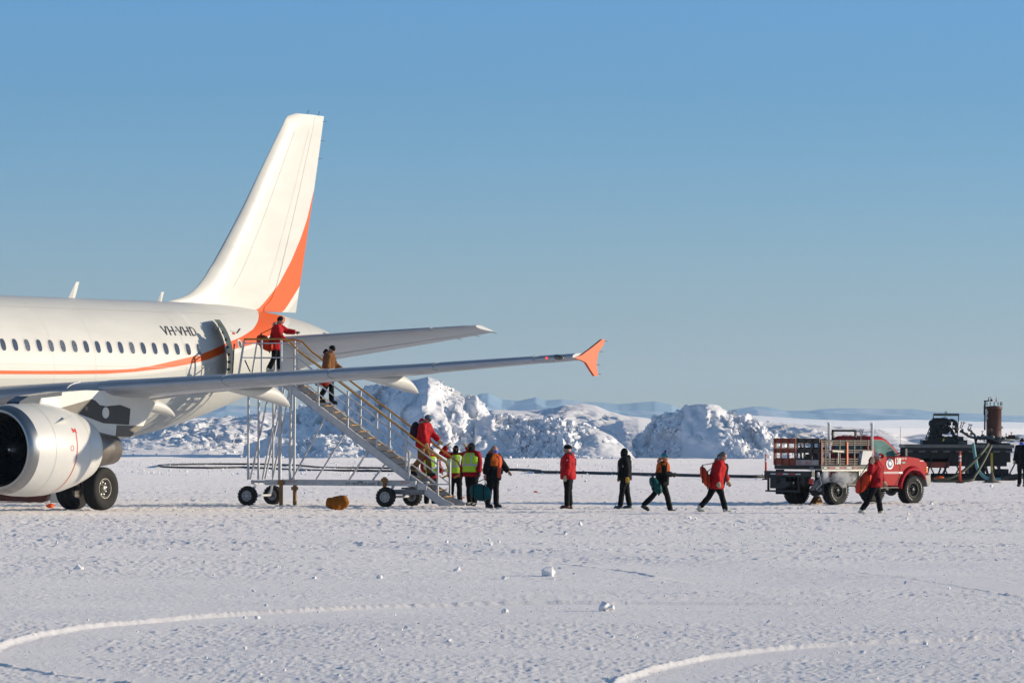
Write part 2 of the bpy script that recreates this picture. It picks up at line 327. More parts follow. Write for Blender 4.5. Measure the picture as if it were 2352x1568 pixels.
# ---------------------------------------------------------------- distant mountains
MT = mat('haze-tinted snowy rock', (.62, .66, .72), .8, noise=(.004, .5, (.34, .50, .62)))  # snow and rock patches; distance haze is painted into the rock's blue
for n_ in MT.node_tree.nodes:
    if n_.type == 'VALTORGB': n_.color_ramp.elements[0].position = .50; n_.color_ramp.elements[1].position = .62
def mountains(name, crest, D, depth, seed, m, relief):
    pts = [PT(u, v, D) for u, v in crest]; cx = np.array([p.x for p in pts]); cz = np.array([p.z for p in pts])
    x = np.linspace(cx[0], cx[-1], 700); t = np.concatenate([np.linspace(-1, 0, 40), np.linspace(0, .6, 15)[1:]]); X, Tt = np.meshgrid(x, t)
    Hh = np.interp(X, cx, cz); pr = 1-np.abs(Tt)**1.1
    Y = D+Tt*depth
    rid = sum(a*np.abs(vnoise(X+Y*.4, Y, s, seed+i)) for i, (a, s) in enumerate(((1, 260), (.5, 110), (.25, 45))))
    Z = Hh*np.clip(pr, 0, 1)*(1-relief*rid*(np.abs(Tt) > .01))
    return tag(grid_obj(name, X, Y, Z-3*(Tt < -.98), m), kind='structure')
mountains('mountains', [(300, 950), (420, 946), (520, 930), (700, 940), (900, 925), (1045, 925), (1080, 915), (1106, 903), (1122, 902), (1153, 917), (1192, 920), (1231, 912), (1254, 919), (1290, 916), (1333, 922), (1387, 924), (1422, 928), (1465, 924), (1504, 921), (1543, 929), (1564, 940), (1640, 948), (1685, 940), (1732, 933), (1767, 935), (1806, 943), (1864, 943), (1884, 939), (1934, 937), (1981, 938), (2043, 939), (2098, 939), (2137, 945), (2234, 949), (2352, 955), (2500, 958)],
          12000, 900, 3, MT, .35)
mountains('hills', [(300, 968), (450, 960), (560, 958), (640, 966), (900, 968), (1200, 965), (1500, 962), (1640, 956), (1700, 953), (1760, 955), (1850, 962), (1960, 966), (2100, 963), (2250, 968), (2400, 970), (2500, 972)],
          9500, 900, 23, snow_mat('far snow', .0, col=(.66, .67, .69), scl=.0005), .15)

# ---------------------------------------------------------------- cold air between here and the mountains
hz_ = MB(); hz_.box((-6500, -70, -1.2), (6500, 13600, 150)); hz_ = hz_.build('haze', SNOW); tag(hz_, kind='stuff')
hm = bpy.data.materials.new('cold air'); hm.use_nodes = True; n = hm.node_tree; n.nodes.clear(); o_ = n.nodes.new('ShaderNodeOutputMaterial'); pv = n.nodes.new('ShaderNodeVolumePrincipled')
pv.inputs['Color'].default_value = (.60, .82, 1.0, 1); pv.inputs['Density'].default_value = 4.5e-5; pv.inputs['Anisotropy'].default_value = .35; n.links.new(pv.outputs[0], o_.inputs['Volume']); hz_.data.materials.clear(); hz_.data.materials.append(hm)
# ================================================================ the airliner (X aft from the nose, Y port, Z up; local x points forward)
AX, AY, AYAW = -14.7479, 130.8885, 1.0126
plane = tag(empty('airliner', (AX, AY, 0), AYAW+math.pi), 'white jet airliner with an orange stripe, parked with its rear door open at the stairs', 'airliner')
def A(X, Y, Z): return (16.1-X, Y, Z)
ip = lambda L, x: np.interp(x, [a for a, _ in L], [b for _, b in L])
def crv(L):   # smooth a control list
    P_ = smooth_pl([tuple(p) for p in L], 8); return [(a, b) for a, b in P_]
FT = [(0, 3.45), (.3, 3.85), (1, 4.3), (2, 4.9), (3.5, 5.5), (5, 5.8), (6.5, 5.89), (16, 5.89), (24.6, 5.9), (26.5, 5.89), (28.1, 5.85), (29.9, 5.69), (31.3, 5.54), (32.24, 5.38), (32.95, 5.22), (33.5, 5.02), (33.84, 4.84)]
FB = [(0, 3.4), (.3, 3.0), (1, 2.62), (2, 2.28), (3.5, 1.95), (5, 1.8), (6.5, 1.75), (20, 1.75), (21.5, 1.80), (23.4, 2.02), (25.7, 2.45), (27.9, 2.98), (28.9, 3.22), (31, 3.76), (32.5, 4.22), (33.5, 4.55), (33.84, 4.72)]
FR = [(0, .02), (.3, .5), (1, .95), (2, 1.35), (3.5, 1.75), (5, 1.92), (6.5, 1.975), (22.5, 1.975), (24, 1.93), (25.7, 1.8), (28, 1.47), (30, 1.1), (31.3, .84), (32.3, .62), (33, .44), (33.5, .28), (33.84, .1)]
FTc, FBc, FRc = crv(FT), crv(FB), crv(FR)
def fsec(X): t, b = ip(FTc, X), ip(FBc, X); return (t+b)/2, (t-b)/2, ip(FRc, X)
def fy(X, Z):
    c, rz, ry = fsec(X); return ry*np.sqrt(np.maximum(0, 1-((Z-c)/rz)**2))
OR_UP = [(-1, 3.77), (14.6, 3.77), (16.14, 3.78), (17.72, 3.8), (19.87, 3.85), (20.7, 3.89), (21.53, 3.98), (22.67, 4.15), (23.91, 4.33), (24.4, 4.43), (25.53, 4.70), (26.52, 4.9), (27.37, 5.13), (27.95, 5.37), (28.32, 5.53), (28.67, 5.66), (29.2, 5.76), (29.33, 5.8), (29.88, 6.17), (30.43, 6.55), (31.17, 7.29), (31.72, 7.98), (32.1, 8.58), (32.47, 9.45), (32.6, 9.45)]
OR_LO = [(32.24, 8.48), (32.1, 7.4), (31.85, 6.6), (31.75, 6.54), (31.36, 6.21), (30.86, 5.80), (30.62, 5.70), (30.22, 5.52), (29.61, 5.33), (29.03, 5.17), (27.73, 4.82), (26.89, 4.66), (25.56, 4.48), (24.38, 4.2), (23.24, 4.04), (22.09, 3.91), (20.7, 3.8), (19.33, 3.73), (17.72, 3.7), (14.6, 3.67), (-1, 3.67)]
OR_A = OR_UP+[(40, 9.45), (40, -5), (-10, -5), (-10, 3.77)]
OR_B = [(-10, 3.67), (-10, 14), (32.6, 14), (32.6, 9.45)]+OR_LO
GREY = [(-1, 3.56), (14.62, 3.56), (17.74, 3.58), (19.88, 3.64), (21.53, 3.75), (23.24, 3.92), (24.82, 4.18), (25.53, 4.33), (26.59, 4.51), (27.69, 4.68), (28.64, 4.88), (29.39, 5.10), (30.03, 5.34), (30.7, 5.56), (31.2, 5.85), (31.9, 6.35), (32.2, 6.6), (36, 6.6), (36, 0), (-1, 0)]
def sdf(px, pz, poly):
    d = np.full(px.shape, 1e9); ins = np.zeros(px.shape, bool); n = len(poly)
    for i in range(n):
        (x0, z0), (x1, z1) = poly[i], poly[(i+1) % n]; dx, dz = x1-x0, z1-z0; L = dx*dx+dz*dz+1e-12
        t = np.clip(((px-x0)*dx+(pz-z0)*dz)/L, 0, 1); d = np.minimum(d, np.hypot(px-x0-t*dx, pz-z0-t*dz))
        if abs(dz) > 1e-9:
            c = ((z0 > pz) != (z1 > pz)) & (px < dx*(pz-z0)/dz+x0); ins ^= c
    return np.where(ins, d, -d)
def livery(o, fx=None):
    me = o.data; n = len(me.vertices); co = np.empty(n*3); me.vertices.foreach_get('co', co); co = co.reshape(-1, 3)
    X = 16.1-co[:, 0]; Z = co[:, 2]
    if fx is not None: X, Z = fx(X, co[:, 1], Z)
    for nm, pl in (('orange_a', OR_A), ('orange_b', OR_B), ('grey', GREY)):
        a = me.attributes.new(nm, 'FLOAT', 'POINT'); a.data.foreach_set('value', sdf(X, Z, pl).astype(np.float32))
    return o
def paint_mat():
    m = bpy.data.materials.new('aircraft paint'); m.use_nodes = True; n = m.node_tree; b = n.nodes['Principled BSDF']
    b.inputs['Roughness'].default_value = .46; b.inputs['Specular IOR Level'].default_value = .3; b.inputs['Coat Weight'].default_value = .1; b.inputs['Coat Roughness'].default_value = .15
    t = n.nodes.new('ShaderNodeTexCoord'); x = n.nodes.new('ShaderNodeTexNoise'); x.inputs['Scale'].default_value = 1.1; x.inputs['Detail'].default_value = 6
    mp = n.nodes.new('ShaderNodeMapping'); mp.inputs['Scale'].default_value = (.5, 1, 1.6); n.links.new(t.outputs['Object'], mp.inputs[0]); n.links.new(mp.outputs[0], x.inputs['Vector'])
    r_ = n.nodes.new('ShaderNodeValToRGB'); r_.color_ramp.elements[0].position = .3; r_.color_ramp.elements[1].position = .62
    r_.color_ramp.elements[0].color = (.57, .56, .52, 1); r_.color_ramp.elements[1].color = (.62, .61, .57, 1); n.links.new(x.outputs[0], r_.inputs[0])
    last = r_.outputs[0]
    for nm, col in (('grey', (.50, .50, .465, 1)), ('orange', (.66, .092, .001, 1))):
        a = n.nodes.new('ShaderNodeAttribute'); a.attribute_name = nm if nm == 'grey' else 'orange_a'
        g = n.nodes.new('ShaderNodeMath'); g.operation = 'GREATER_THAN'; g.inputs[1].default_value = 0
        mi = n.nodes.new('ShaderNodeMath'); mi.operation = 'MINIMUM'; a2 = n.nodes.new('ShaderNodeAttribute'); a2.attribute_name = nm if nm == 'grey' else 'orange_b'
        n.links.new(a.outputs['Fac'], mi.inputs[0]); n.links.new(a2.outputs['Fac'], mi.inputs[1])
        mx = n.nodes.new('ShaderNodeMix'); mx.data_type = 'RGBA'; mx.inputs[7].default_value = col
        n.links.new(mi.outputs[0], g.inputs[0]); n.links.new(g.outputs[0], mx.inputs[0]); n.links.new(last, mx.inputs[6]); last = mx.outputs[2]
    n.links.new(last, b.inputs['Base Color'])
    w_ = n.nodes.new('ShaderNodeTexNoise'); w_.inputs['Scale'].default_value = 1.4; u = n.nodes.new('ShaderNodeBump'); u.inputs['Strength'].default_value = .08; u.inputs['Distance'].default_value = .05
    n.links.new(t.outputs['Object'], w_.inputs['Vector']); n.links.new(w_.outputs[0], u.inputs['Height']); n.links.new(u.outputs[0], b.inputs['Normal'])
    return m
PAINT = paint_mat()
WHITE = mat('white enamel', (.62, .61, .575), .42, noise=(1.3, .08), coat=.2)
ORNG = mat('orange enamel', (.66, .092, .001), .45, coat=.1)
WGREY = mat('wing grey', (.46, .47, .48), .38, noise=(1.5, .12), coat=.3)
ALU = mat('bare aluminium', (.42, .44, .47), .36, metal=.35, noise=(2.5, .12))
STEEL = mat('polished steel', (.36, .355, .345), .30, metal=1.0)
TITAN = mat('heat stained titanium', (.22, .19, .16), .42, metal=.7, noise=(3, .35))
BLACK = mat('black', (.012, .012, .013), .55)
DARK = mat('dark grey metal', (.035, .035, .038), .5, noise=(6, .4))
BROWN = mat('dark brown panel', (.12, .10, .08), .5, noise=(3, .3))
RUB = mat('rubber', (.012, .0115, .011), .85, noise=(8, .35), bump=(30, .3, .01))
GLASS = mat('window glass', (.05, .06, .085), .12, coat=.6)
SEAM = mat('panel line', (.44, .43, .40), .6)
RED = mat('red marking', (.55, .02, .02), .5)
INK = mat('black lettering', (.02, .02, .025), .5)
GLASS2 = mat('window glass with painted glint', (.16, .17, .19), .15, coat=.6, noise=(14, .6))  # paler mottled colour stands in for glints on a few panes
CREAM = mat('primer yellow door edge', (.62, .56, .38), .5, noise=(8, .2))

# fuselage
mb = MB(); NS = 112; rings = []
Xs = list(np.linspace(0, 6.5, 26))+list(np.arange(6.9, 13.5, .4))+list(np.arange(13.6, 33.84, .09))+[33.84]
for X in Xs:
    c, rz, ry = fsec(X); rings.append([A(X, ry*math.sin(2*math.pi*k/NS), c+rz*math.cos(2*math.pi*k/NS)) for k in range(NS)])
mb.loft(rings, sm=True)
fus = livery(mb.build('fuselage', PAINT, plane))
# lap seams, conformed to the skin
mb = MB()
def skin(X, Z, off=.004, s=1):
    c, rz, ry = fsec(X); y = fy(X, Z); nz = (Z-c)/rz**2; ny = y/ry**2; L = math.hypot(nz, ny) or 1
    return A(X, s*(y+off*ny/L), Z+off*nz/L)
def strip(m_, pts, wd, off=.0035, m=0, s=1):
    vs = []; fs = []
    for i, (X, Z) in enumerate(pts):
        X2, Z2 = pts[min(i+1, len(pts)-1)]; X1, Z1 = pts[max(i-1, 0)]; dx, dz = X2-X1, Z2-Z1; L = math.hypot(dx, dz); nx, nz = -dz/L*wd/2, dx/L*wd/2
        vs += [skin(X+nx, Z+nz, off, s), skin(X-nx, Z-nz, off, s)]
    for i in range(len(pts)-1): fs.append((2*i, 2*i+1, 2*i+3, 2*i+2))
    m_.add(vs, fs, m)
for s in (1, -1):
    for z0 in (5.55, 3.95, 2.6): strip(mb, [(x, z0) for x in np.arange(8, 27, .5)], .008, s=s)
    for x0 in (14.2, 17.0, 18.9, 23.2, 28.6, 31.3): strip(mb, [(x0, z) for z in np.linspace(fsec(x0)[0]-fsec(x0)[1]*.9, fsec(x0)[0]+fsec(x0)[1]*.97, 24)], .007, s=s)
mb.build('skin_seams', SEAM, fus)
# cabin windows
wz = lambda X: 4.476
def oval(m_, X, Z, a, b, off, inner=None, m=0, n=24):
    pts = []
    for k in range(n):
        t = 2*math.pi*k/n; ct, st = math.cos(t), math.sin(t); ex = 2/2.6
        pts.append((X+a*math.copysign(abs(ct)**ex, ct), Z+b*math.copysign(abs(st)**ex, st)))
    if inner is None:
        vs = [skin(X+(x-X)*q, Z+(z-Z)*q, off) for q in (1, .66, .33, .02) for x, z in pts]
        m_.add(vs, [(i*n+k, i*n+(k+1) % n, (i+1)*n+(k+1) % n, (i+1)*n+k) for i in range(3) for k in range(n)]+[tuple(range(3*n, 4*n))], m, True)
    else:
        vs = [skin(x, z, off) for x, z in pts]; vi = [skin(X+(x-X)*inner[0], Z+(z-Z)*inner[1], off) for x, z in pts]
        m_.add(vs+vi, [(k, (k+1) % n, n+(k+1) % n, n+k) for k in range(n)], m)
w0 = None
for k in range(-6, 18):
    X = 14.84+.533*k
    mw = MB(); oval(mw, X, 4.476, .112, .165, .004); o = mw.build('window', GLASS if k not in (2, 4, 5, 6, 11) else GLASS2, plane)
    mf = MB(); oval(mf, X, 4.476, .140, .195, .006, (.82, .86)); mf.build('window_frame', SEAM if False else WHITE, o)
# registration lettering
def reg(x, y, z):
    X = 22.44+x*1.0; X += 0; return X, 4.87+y*.98
mt = MB(); tmp = MB(); tmp.text('VH·VHD', .36, lambda x, y, z: (x, y, z)); _w = max(v[0] for v in tmp.v)-min(v[0] for v in tmp.v)
def regf(x, y, z): return skin(22.44+x*1.64/_w, 4.865+y*1.06, .016)
mt.text('VH·VHD', .36, regf)
mt.build('registration_lettering', INK, fus)
# small marks near the rear door
for X, Z in ((26.02, 4.95), (25.95, 4.62)): mk = MB(); mk.add([skin(X, Z, .006), skin(X+.14, Z, .006), skin(X+.14, Z+.06, .006), skin(X, Z+.06, .006)], [(0, 1, 2, 3)]); mk.build('warning_marking', RED, fus)
ph = MB(); oval(ph, 26.26, 4.66, .075, .10, .006); p_ = ph.build('porthole', BLACK, plane); ph = MB(); oval(ph, 26.26, 4.66, .12, .15, .008, (.7, .72)); ph.build('porthole_rim', WHITE, p_)
pr = MB(); q0 = Vector(skin(26.3, 5.0, 0)); pr.beam(q0, q0+Vector((.16, .22, .12)), .05, .015); pr.build('drain_mast', DARK, plane)
# doorway and open door (hinged at its forward edge, standing about square to the body)
dz0, dz1 = 3.52, 5.36
hin = 25.42; th = R(55)   # beyond square, leaning forward
def dpt(s_, z, off=0.0):   # s_: across the door from the hinge; the outer skin keeps the body's curve in z
    yb = float(fy(25.4, z)); base_y = yb+.04
    ex = Vector((math.sin(th), math.cos(th), 0)); en = Vector((-math.cos(th)*-1, -math.sin(th), 0))
    p = Vector(A(hin, base_y, z))+ex*s_+en*off
    return p
dr = MB(); zd = [dz0+(dz1-dz0)*i/24 for i in range(25)]; cr = .16
ro = []; ri = []
for i, z in enumerate(zd):
    e_ = min(z-dz0, dz1-z); ins = cr-math.sqrt(max(0, cr*cr-(cr-min(e_, cr))**2)) if e_ < cr else 0
    ss = np.linspace(0.0+ins*.3, .72-ins, 9)
    ro.append([dpt(s_, z, .0) for s_ in ss]+[dpt(s_, z, -.13) for s_ in ss[::-1]])
dr.loft(ro, m=0)
door = dr.build('rear_door', [PAINT], plane)
def dfx(X, Y, Z):
    # distance across the door maps to stations aft of the hinge
    return 24.65+np.clip((Y-fy(25.4, Z)-.04)/math.cos(th), 0, .85), Z
livery(door, dfx)
de = MB()
for i in range(24):
    z, z2 = zd[i], zd[i+1]; e1 = .722-(cr*.6 if i in (0, 23) else 0)
    de.loft([[dpt(e1, z, .012), dpt(e1+.05, z, .012), dpt(e1+.05, z, -.15), dpt(e1, z, -.15)], [dpt(e1, z2, .012), dpt(e1+.05, z2, .012), dpt(e1+.05, z2, -.15), dpt(e1, z2, -.15)]])
de.build('door_edge', CREAM, door)
for z in np.linspace(dz0+.15, dz1-.2, 8):
    dl = MB(); a, b = dpt(.765, z, .03), dpt(.81, z+.07, -.05); dl.box(tuple(min(a[i], b[i]) for i in range(3)), tuple(max(a[i], b[i]) for i in range(3))); dl.build('door_latch', DARK, door)
dh = MB(); dh.beam(dpt(.68, 5.12, .05), dpt(.15, 5.12, .25), .05, .05); dh.beam(dpt(.02, 4.5, -.1), Vector(A(25.35, float(fy(25.35, 4.5))-.1, 4.5)), .12, .2); dh.build('door_hinge_arm', ALU, door)
# roof antennas
for X, ht, c0, c1 in ((20.2, .48, .30, .14), (24.45, .30, .20, .12)):
    mb = MB(); mb.loft([[A(X, -.02, 5.85), A(X+c0/2, -.035, 5.85), A(X+c0, 0, 5.85), A(X+c0/2, .035, 5.85)], [A(X+.22*ht/.48+c0-c1, -.008, 5.88+ht), A(X+.22*ht/.48+c0-c1/2, -.01, 5.88+ht), A(X+.22*ht/.48+c0, 0, 5.88+ht), A(X+.22*ht/.48+c0-c1/2, .01, 5.88+ht)]])
    mb.build('blade_antenna', WHITE, plane)
# APU grille on the tail cone
mb = MB()
for k in range(6): strip(mb, [(32.25, 4.86+.05*k), (32.5, 4.86+.05*k)], .025, .006)
mb.build('tail_cone_grille', DARK, fus)
mb = MB(); mb.lathe([(0, .16), (.02, .14), (-.06, .11)], c=A(33.84, 0, 4.78), ax='x', n=20); mb.build('exhaust_pipe', TITAN, plane)

# fin and rudder
FLE = crv([(24.6, 5.86), (25.15, 5.94), (25.67, 6.04), (26.19, 6.23), (26.72, 6.61), (27.07, 6.96), (27.34, 7.22), (28.58, 8.62), (29.76, 10.1), (30.85, 11.44), (31.02, 11.63), (31.2, 11.73), (31.5, 11.77)])
FTE = [(31.45, 5.5), (31.52, 5.64), (31.75, 6.54), (31.97, 7.4), (32.24, 8.48), (32.49, 9.45), (32.79, 10.74), (33.02, 11.77)]
def fle(z): return float(np.interp(z, [b for a, b in FLE], [a for a, b in FLE]))
def fte(z): return float(np.interp(z, [b for a, b in FTE], [a for a, b in FTE]))
def thick(z): return float(np.interp(z, [5.5, 6.5, 7.2, 11.5, 11.77], [.26, .25, .235, .11, .05]))
def finpt(z, q):   # q in 0..1 over the chord; the long dorsal fillet stays thin
    le, te = fle(z), fte(z); X = le+(te-le)*q; nom = min(te-le, te-float(np.interp(z, [5.5, 7.6, 11.77], [26.2, 27.68, 31.35]))); s_ = 1-(te-X)/max(nom, .1)
    x_ = min(1.0, .5*(s_+math.sqrt(s_*s_+.006))); f = 2.969*math.sqrt(x_)-1.26*x_-3.516*x_**2+2.843*x_**3-1.015*x_**4
    return X, max(thick(z)*f*min(1, math.sqrt(q*14)), .004)
def fin_piece(name, qa, qb, z0, z1, nz=60, par=plane, hinge=None):
    rings = []
    for i in range(nz+1):
        z = z0+(z1-z0)*i/nz; qs = [qa+(qb-qa)*(1-math.cos(math.pi*j/16))/2 for j in range(17)]
        P_ = [finpt(z, q) for q in qs]
        rings.append([A(X, y, z) for X, y in P_]+[A(X, -y, z) for X, y in P_[::-1]])
    m_ = MB(); m_.loft(rings, sm=True, cap='sep'); return livery(m_.build(name, PAINT, par))
fin_piece('tail_fin', 0, .715, 5.62, 11.77); fin_piece('rudder', .722, 1, 5.72, 11.765)
def wick(p, q, par): m_ = MB(); m_.tube([p, q], .008, n=5); m_.build('static_wick', DARK, par)
for z in (11.6, 11.0, 10.45): wick(A(fte(z)-.05, 0, z), A(fte(z)+.22, 0, z+.02), plane)
wick(A(32.1, 0, 11.74), A(32.2, 0, 11.9), plane); wick(A(32.7, 0, 11.74), A(32.78, 0, 11.9), plane)
mb = MB()
def fl(pts):
    for s in (1,):
        for (q1, z1), (q2, z2) in zip(pts[:-1], pts[1:]):
            a = finpt(z1, q1); b = finpt(z2, q2); d = Vector((b[0]-a[0], 0, z2-z1)); 
            if d.length < 1e-6: continue
            nn = Vector((-d.z, 0, d.x)).normalized()*.006
            mb.add([A(a[0]+nn.x, a[1]+.005, z1+nn.z), A(b[0]+nn.x, b[1]+.005, z2+nn.z), A(b[0]-nn.x, b[1]+.005, z2-nn.z), A(a[0]-nn.x, a[1]+.005, z1-nn.z)], [(0, 1, 2, 3)])
fl([(.28, z) for z in np.linspace(6.4, 11.2, 16)]); fl([(.62, z) for z in np.linspace(6.6, 11.3, 16)])
for z in (7.6, 9.0, 10.3): fl([(q, z-.0*q) for q in np.linspace(.05, .28, 6)])
for z in (7.3, 8.6, 10.0): fl([(q, z) for q in np.linspace(.55, .7, 5)])
mb.build('fin_panel_lines', mat('faint joint', (.54, .53, .50), .6), plane)

# aerofoil pieces
def foil(x, up):
    t = 5*(.2969*math.sqrt(max(x, 0))-.126*x-.3516*x*x+.2843*x**3-.1015*x**4)
    cam = .018*math.sin(math.pi*min(x, 1))*(.7+.6*x)
    return (cam+t) if up else (cam-t*.92)
def wing_piece(name, sec, ys, q0, q1, mt_, par, infl=0.0, side=1, n=14, seg=1, low=None):
    """sec(y) -> LE X, LE Z, chord, thickness ratio, incidence"""
    rings = []; qs = [q0+(q1-q0)*(1-math.cos(math.pi*j/n))/2 if q0 == 0 and q1 > .5 else q0+(q1-q0)*(j/n)**(2 if q0 == 0 else 1) for j in range(n+1)]
    for y in ys:
        X0, Z0, c, tc, inc = sec(y); up = []; lo = []
        for q in qs:
            for L_, u in ((up, 1), (lo, 0)):
                z = foil(q, u)*tc*c
                if not u and low is not None and q > low: z = foil(low, 0)*tc*c*(1-(q-low)/(1-low)*1.0)+foil(q, 0)*0
                z += infl if u else -infl
                x = q*c-(infl if q < .3 else 0)
                L_.append((X0+x*math.cos(inc)+z*math.sin(inc), z*math.cos(inc)-x*math.sin(inc)+Z0))
        rings.append([A(X, side*y, Z) for X, Z in up]+[A(X, side*y, Z) for X, Z in lo[::-1]])
    m_ = MB(); m_.loft(rings, sm=True, cap='sep'); o = m_.build(name, mt_, par)
    for p in o.data.polygons:
        if len(p.vertices) > 4: p.use_smooth = False
    return o
def wsec(y):
    X = float(np.interp(y, [0, 2, 17.05], [10.9, 12.0, 19.62])); Z = float(np.interp(y, [0, 2, 5.75, 9.5, 13, 17.05], [2.75, 2.92, 3.28, 3.55, 3.80, 4.14]))
    te = float(np.interp(y, [0, 2, 6.4, 17.05], [18.3, 18.15, 18.1, 21.15])); tc = float(np.interp(y, [0, 6.4, 17.05], [.15, .118, .108]))
    return X, Z, te-X, tc, R(float(np.interp(y, [0, 6, 17], [3.5, 1.5, -.5])))
wing_parts = {}
for side in (1, -1):
    ys = list(np.linspace(.4, 6.4, 9))+list(np.linspace(7.4, 16.9, 12))
    wg = wing_piece('wing', wsec, ys, 0, 1.0, WGREY, plane, side=side, n=22)
    for a, b in ((2.1, 5.05), (5.80, 8.74), (8.79, 11.26), (11.31, 13.76), (13.81, 16.13)):
        wing_piece('slat', wsec, list(np.linspace(a, b, 5)), 0, .135, ALU, wg, infl=.014, side=side, n=12)
    for a, b, nm in ((2.2, 6.35, 'flap'), (6.45, 12.9, 'flap'), (13.0, 16.0, 'aileron')):
        def fsx(y, k=(.012 if nm == 'flap' else 0)): X, Z, c, tc, inc = wsec(y); return X, Z-k, c, tc, inc
        wing_piece(nm, fsx, list(np.linspace(a, b, 6)), .74, .995, WGREY, wg, infl=.010, side=side, n=8)
    # wing tip fence, flat plate with swept edges
    X0, Z0, c, tc, _ = wsec(17.05)
    fn = MB(); py = 17.10
    out_ = [(19.60, 4.10), (19.92, 4.17), (20.48, 4.39), (20.94, 4.59), (21.02, 4.62), (21.16, 4.62), (21.06, 4.46), (20.80, 4.26), (20.71, 3.96), (20.75, 3.80), (20.81, 3.65), (20.62, 3.64), (20.41, 3.80), (20.18, 3.99), (19.9, 4.06)]
    fn.loft([[A(x, side*(py-.02), z) for x, z in out_], [A(x, side*(py+.05), z) for x, z in out_]]); fo = fn.build('wing_tip_fence', ORNG, wg)
    for x_, z in ((21.1, 4.58), (20.85, 4.30), (20.72, 3.95), (20.78, 3.70)): wick(A(x_, side*py, z), A(x_+.25, side*py, z-.01), fo)
    tp = wing_piece('wing_tip_fairing', wsec, list(np.linspace(16.17, 17.08, 5)), 0, .45, ALU, wg, infl=.012, side=side, n=12)
    # navigation light under a smoked lens
    X1, Z1, _, _, _ = wsec(16.75)
    nl = MB(); nl.ell(A(wsec(16.72)[0]+.10, side*16.62, wsec(16.72)[1]+.005), (.14, .29, .085), n=18, k=10, rot=(0, 0, side*R(-27))); no = nl.build('navigation_light', mat('smoked lens', (.06, .055, .04), .15, coat=1.0), wg)
    if side == 1:
        rl = MB(); rl.ell(A(wsec(16.5)[0]-.035, 16.46, wsec(16.5)[1]+.01), (.03, .035, .025), n=12, k=8); rl.build('red_lamp', mat('red position lamp', (.6, .02, .01), .3, emit=((1, .05, .02), 1.6)), no)
    # flap track fairings
    for y0, tx, tz, L_, wd, lx in ((8.05, 19.5, 2.80, 4.1, .25, .62), (11.62, 20.45, 3.16, 3.8, .23, .58), (4.55, 19.0, 2.52, 3.4, .24, .6), (2.9, 19.0, 2.25, 3.0, .24, .6)):
        rg = []; Xs_, Zs_, c, tc, inc = wsec(y0); low = lambda X: Zs_-math.sin(inc)*min((X-Xs_)/c, 1)*c+foil(min(max((X-Xs_)/c, 0), 1), 0)*tc*c
        z0_ = low(tx-L_*.8)+.05; te_ = Xs_+c; kx = te_-.15
        for i in range(30):
            t = (i/29)**.9; X = tx-L_*.8*(1-t); bot = z0_+(tz-z0_)*t**1.05
            if X < kx: top = low(X)+.06
            else: u = (X-kx)/(tx-kx); top = (low(kx)+.06)+(tz+.05-low(kx)-.06)*u**1.7
            if i == 29: bot += .02; top = bot+.02
            top = max(top, bot+.01); r_w = wd*math.sin(math.pi*min(.97, .03+.62*t if t < .8 else .526+(t-.8)*2.1))**.6
            cz, rz_ = (top+bot)/2, (top-bot)/2
            rg.append([A(X, side*(y0+r_w*math.sin(2*math.pi*k/20)), cz+rz_*math.cos(2*math.pi*k/20)) for k in range(20)])
        m_ = MB(); m_.loft(rg, sm=True); m_.build('flap_track_fairing', WHITE, wg)
# belly fairing
mb = MB(); rg = []
for i in range(30):
    t = i/29; X = 9.6+11.6*t; e_ = math.sin(math.pi*t)**.35 if 0 < t < 1 else 0.02; rg.append([A(X, (1.2+1.0*e_)*math.sin(2*math.pi*k/40), 2.35+(.9*e_+.02)*math.cos(2*math.pi*k/40)*(1 if math.cos(2*math.pi*k/40) < 0 else .7)) for k in range(40)])
mb.loft(rg, sm=True); mb.build('belly_fairing', WHITE, plane)

# horizontal stabilisers
def hsec(y):
    X = float(np.interp(y, [0, .8, 5.9, 6.22], [28.35, 28.75, 31.62, 31.95])); te = float(np.interp(y, [0, 6.22], [32.35, 33.0]))
    return X, float(np.interp(y, [0, 6.22], [4.78, 5.28])), te-X, .095, R(8.5)
for side in (1, -1):
    hs = wing_piece('stabiliser', hsec, list(np.linspace(.3, 5.9, 10))+[6.05, 6.17, 6.22], 0, 1, WGREY, plane, side=side, n=18)
    wing_piece('elevator', hsec, list(np.linspace(1.0, 6.0, 5)), .70, .995, WGREY, hs, infl=.007, side=side, n=6)
    wing_piece('leading_edge', hsec, list(np.linspace(1.0, 5.1, 6)), 0, .09, ALU, hs, infl=.006, side=side, n=8)
    for y in (6.15, 5.6, 5.0): X, Z, c, _, inc = hsec(y); wick(*[A(X+c*math.cos(inc)-.03, side*y, Z-c*math.sin(inc)), A(X+c*math.cos(inc)+.2, side*y+.03, Z-c*math.sin(inc)-.03)], hs)

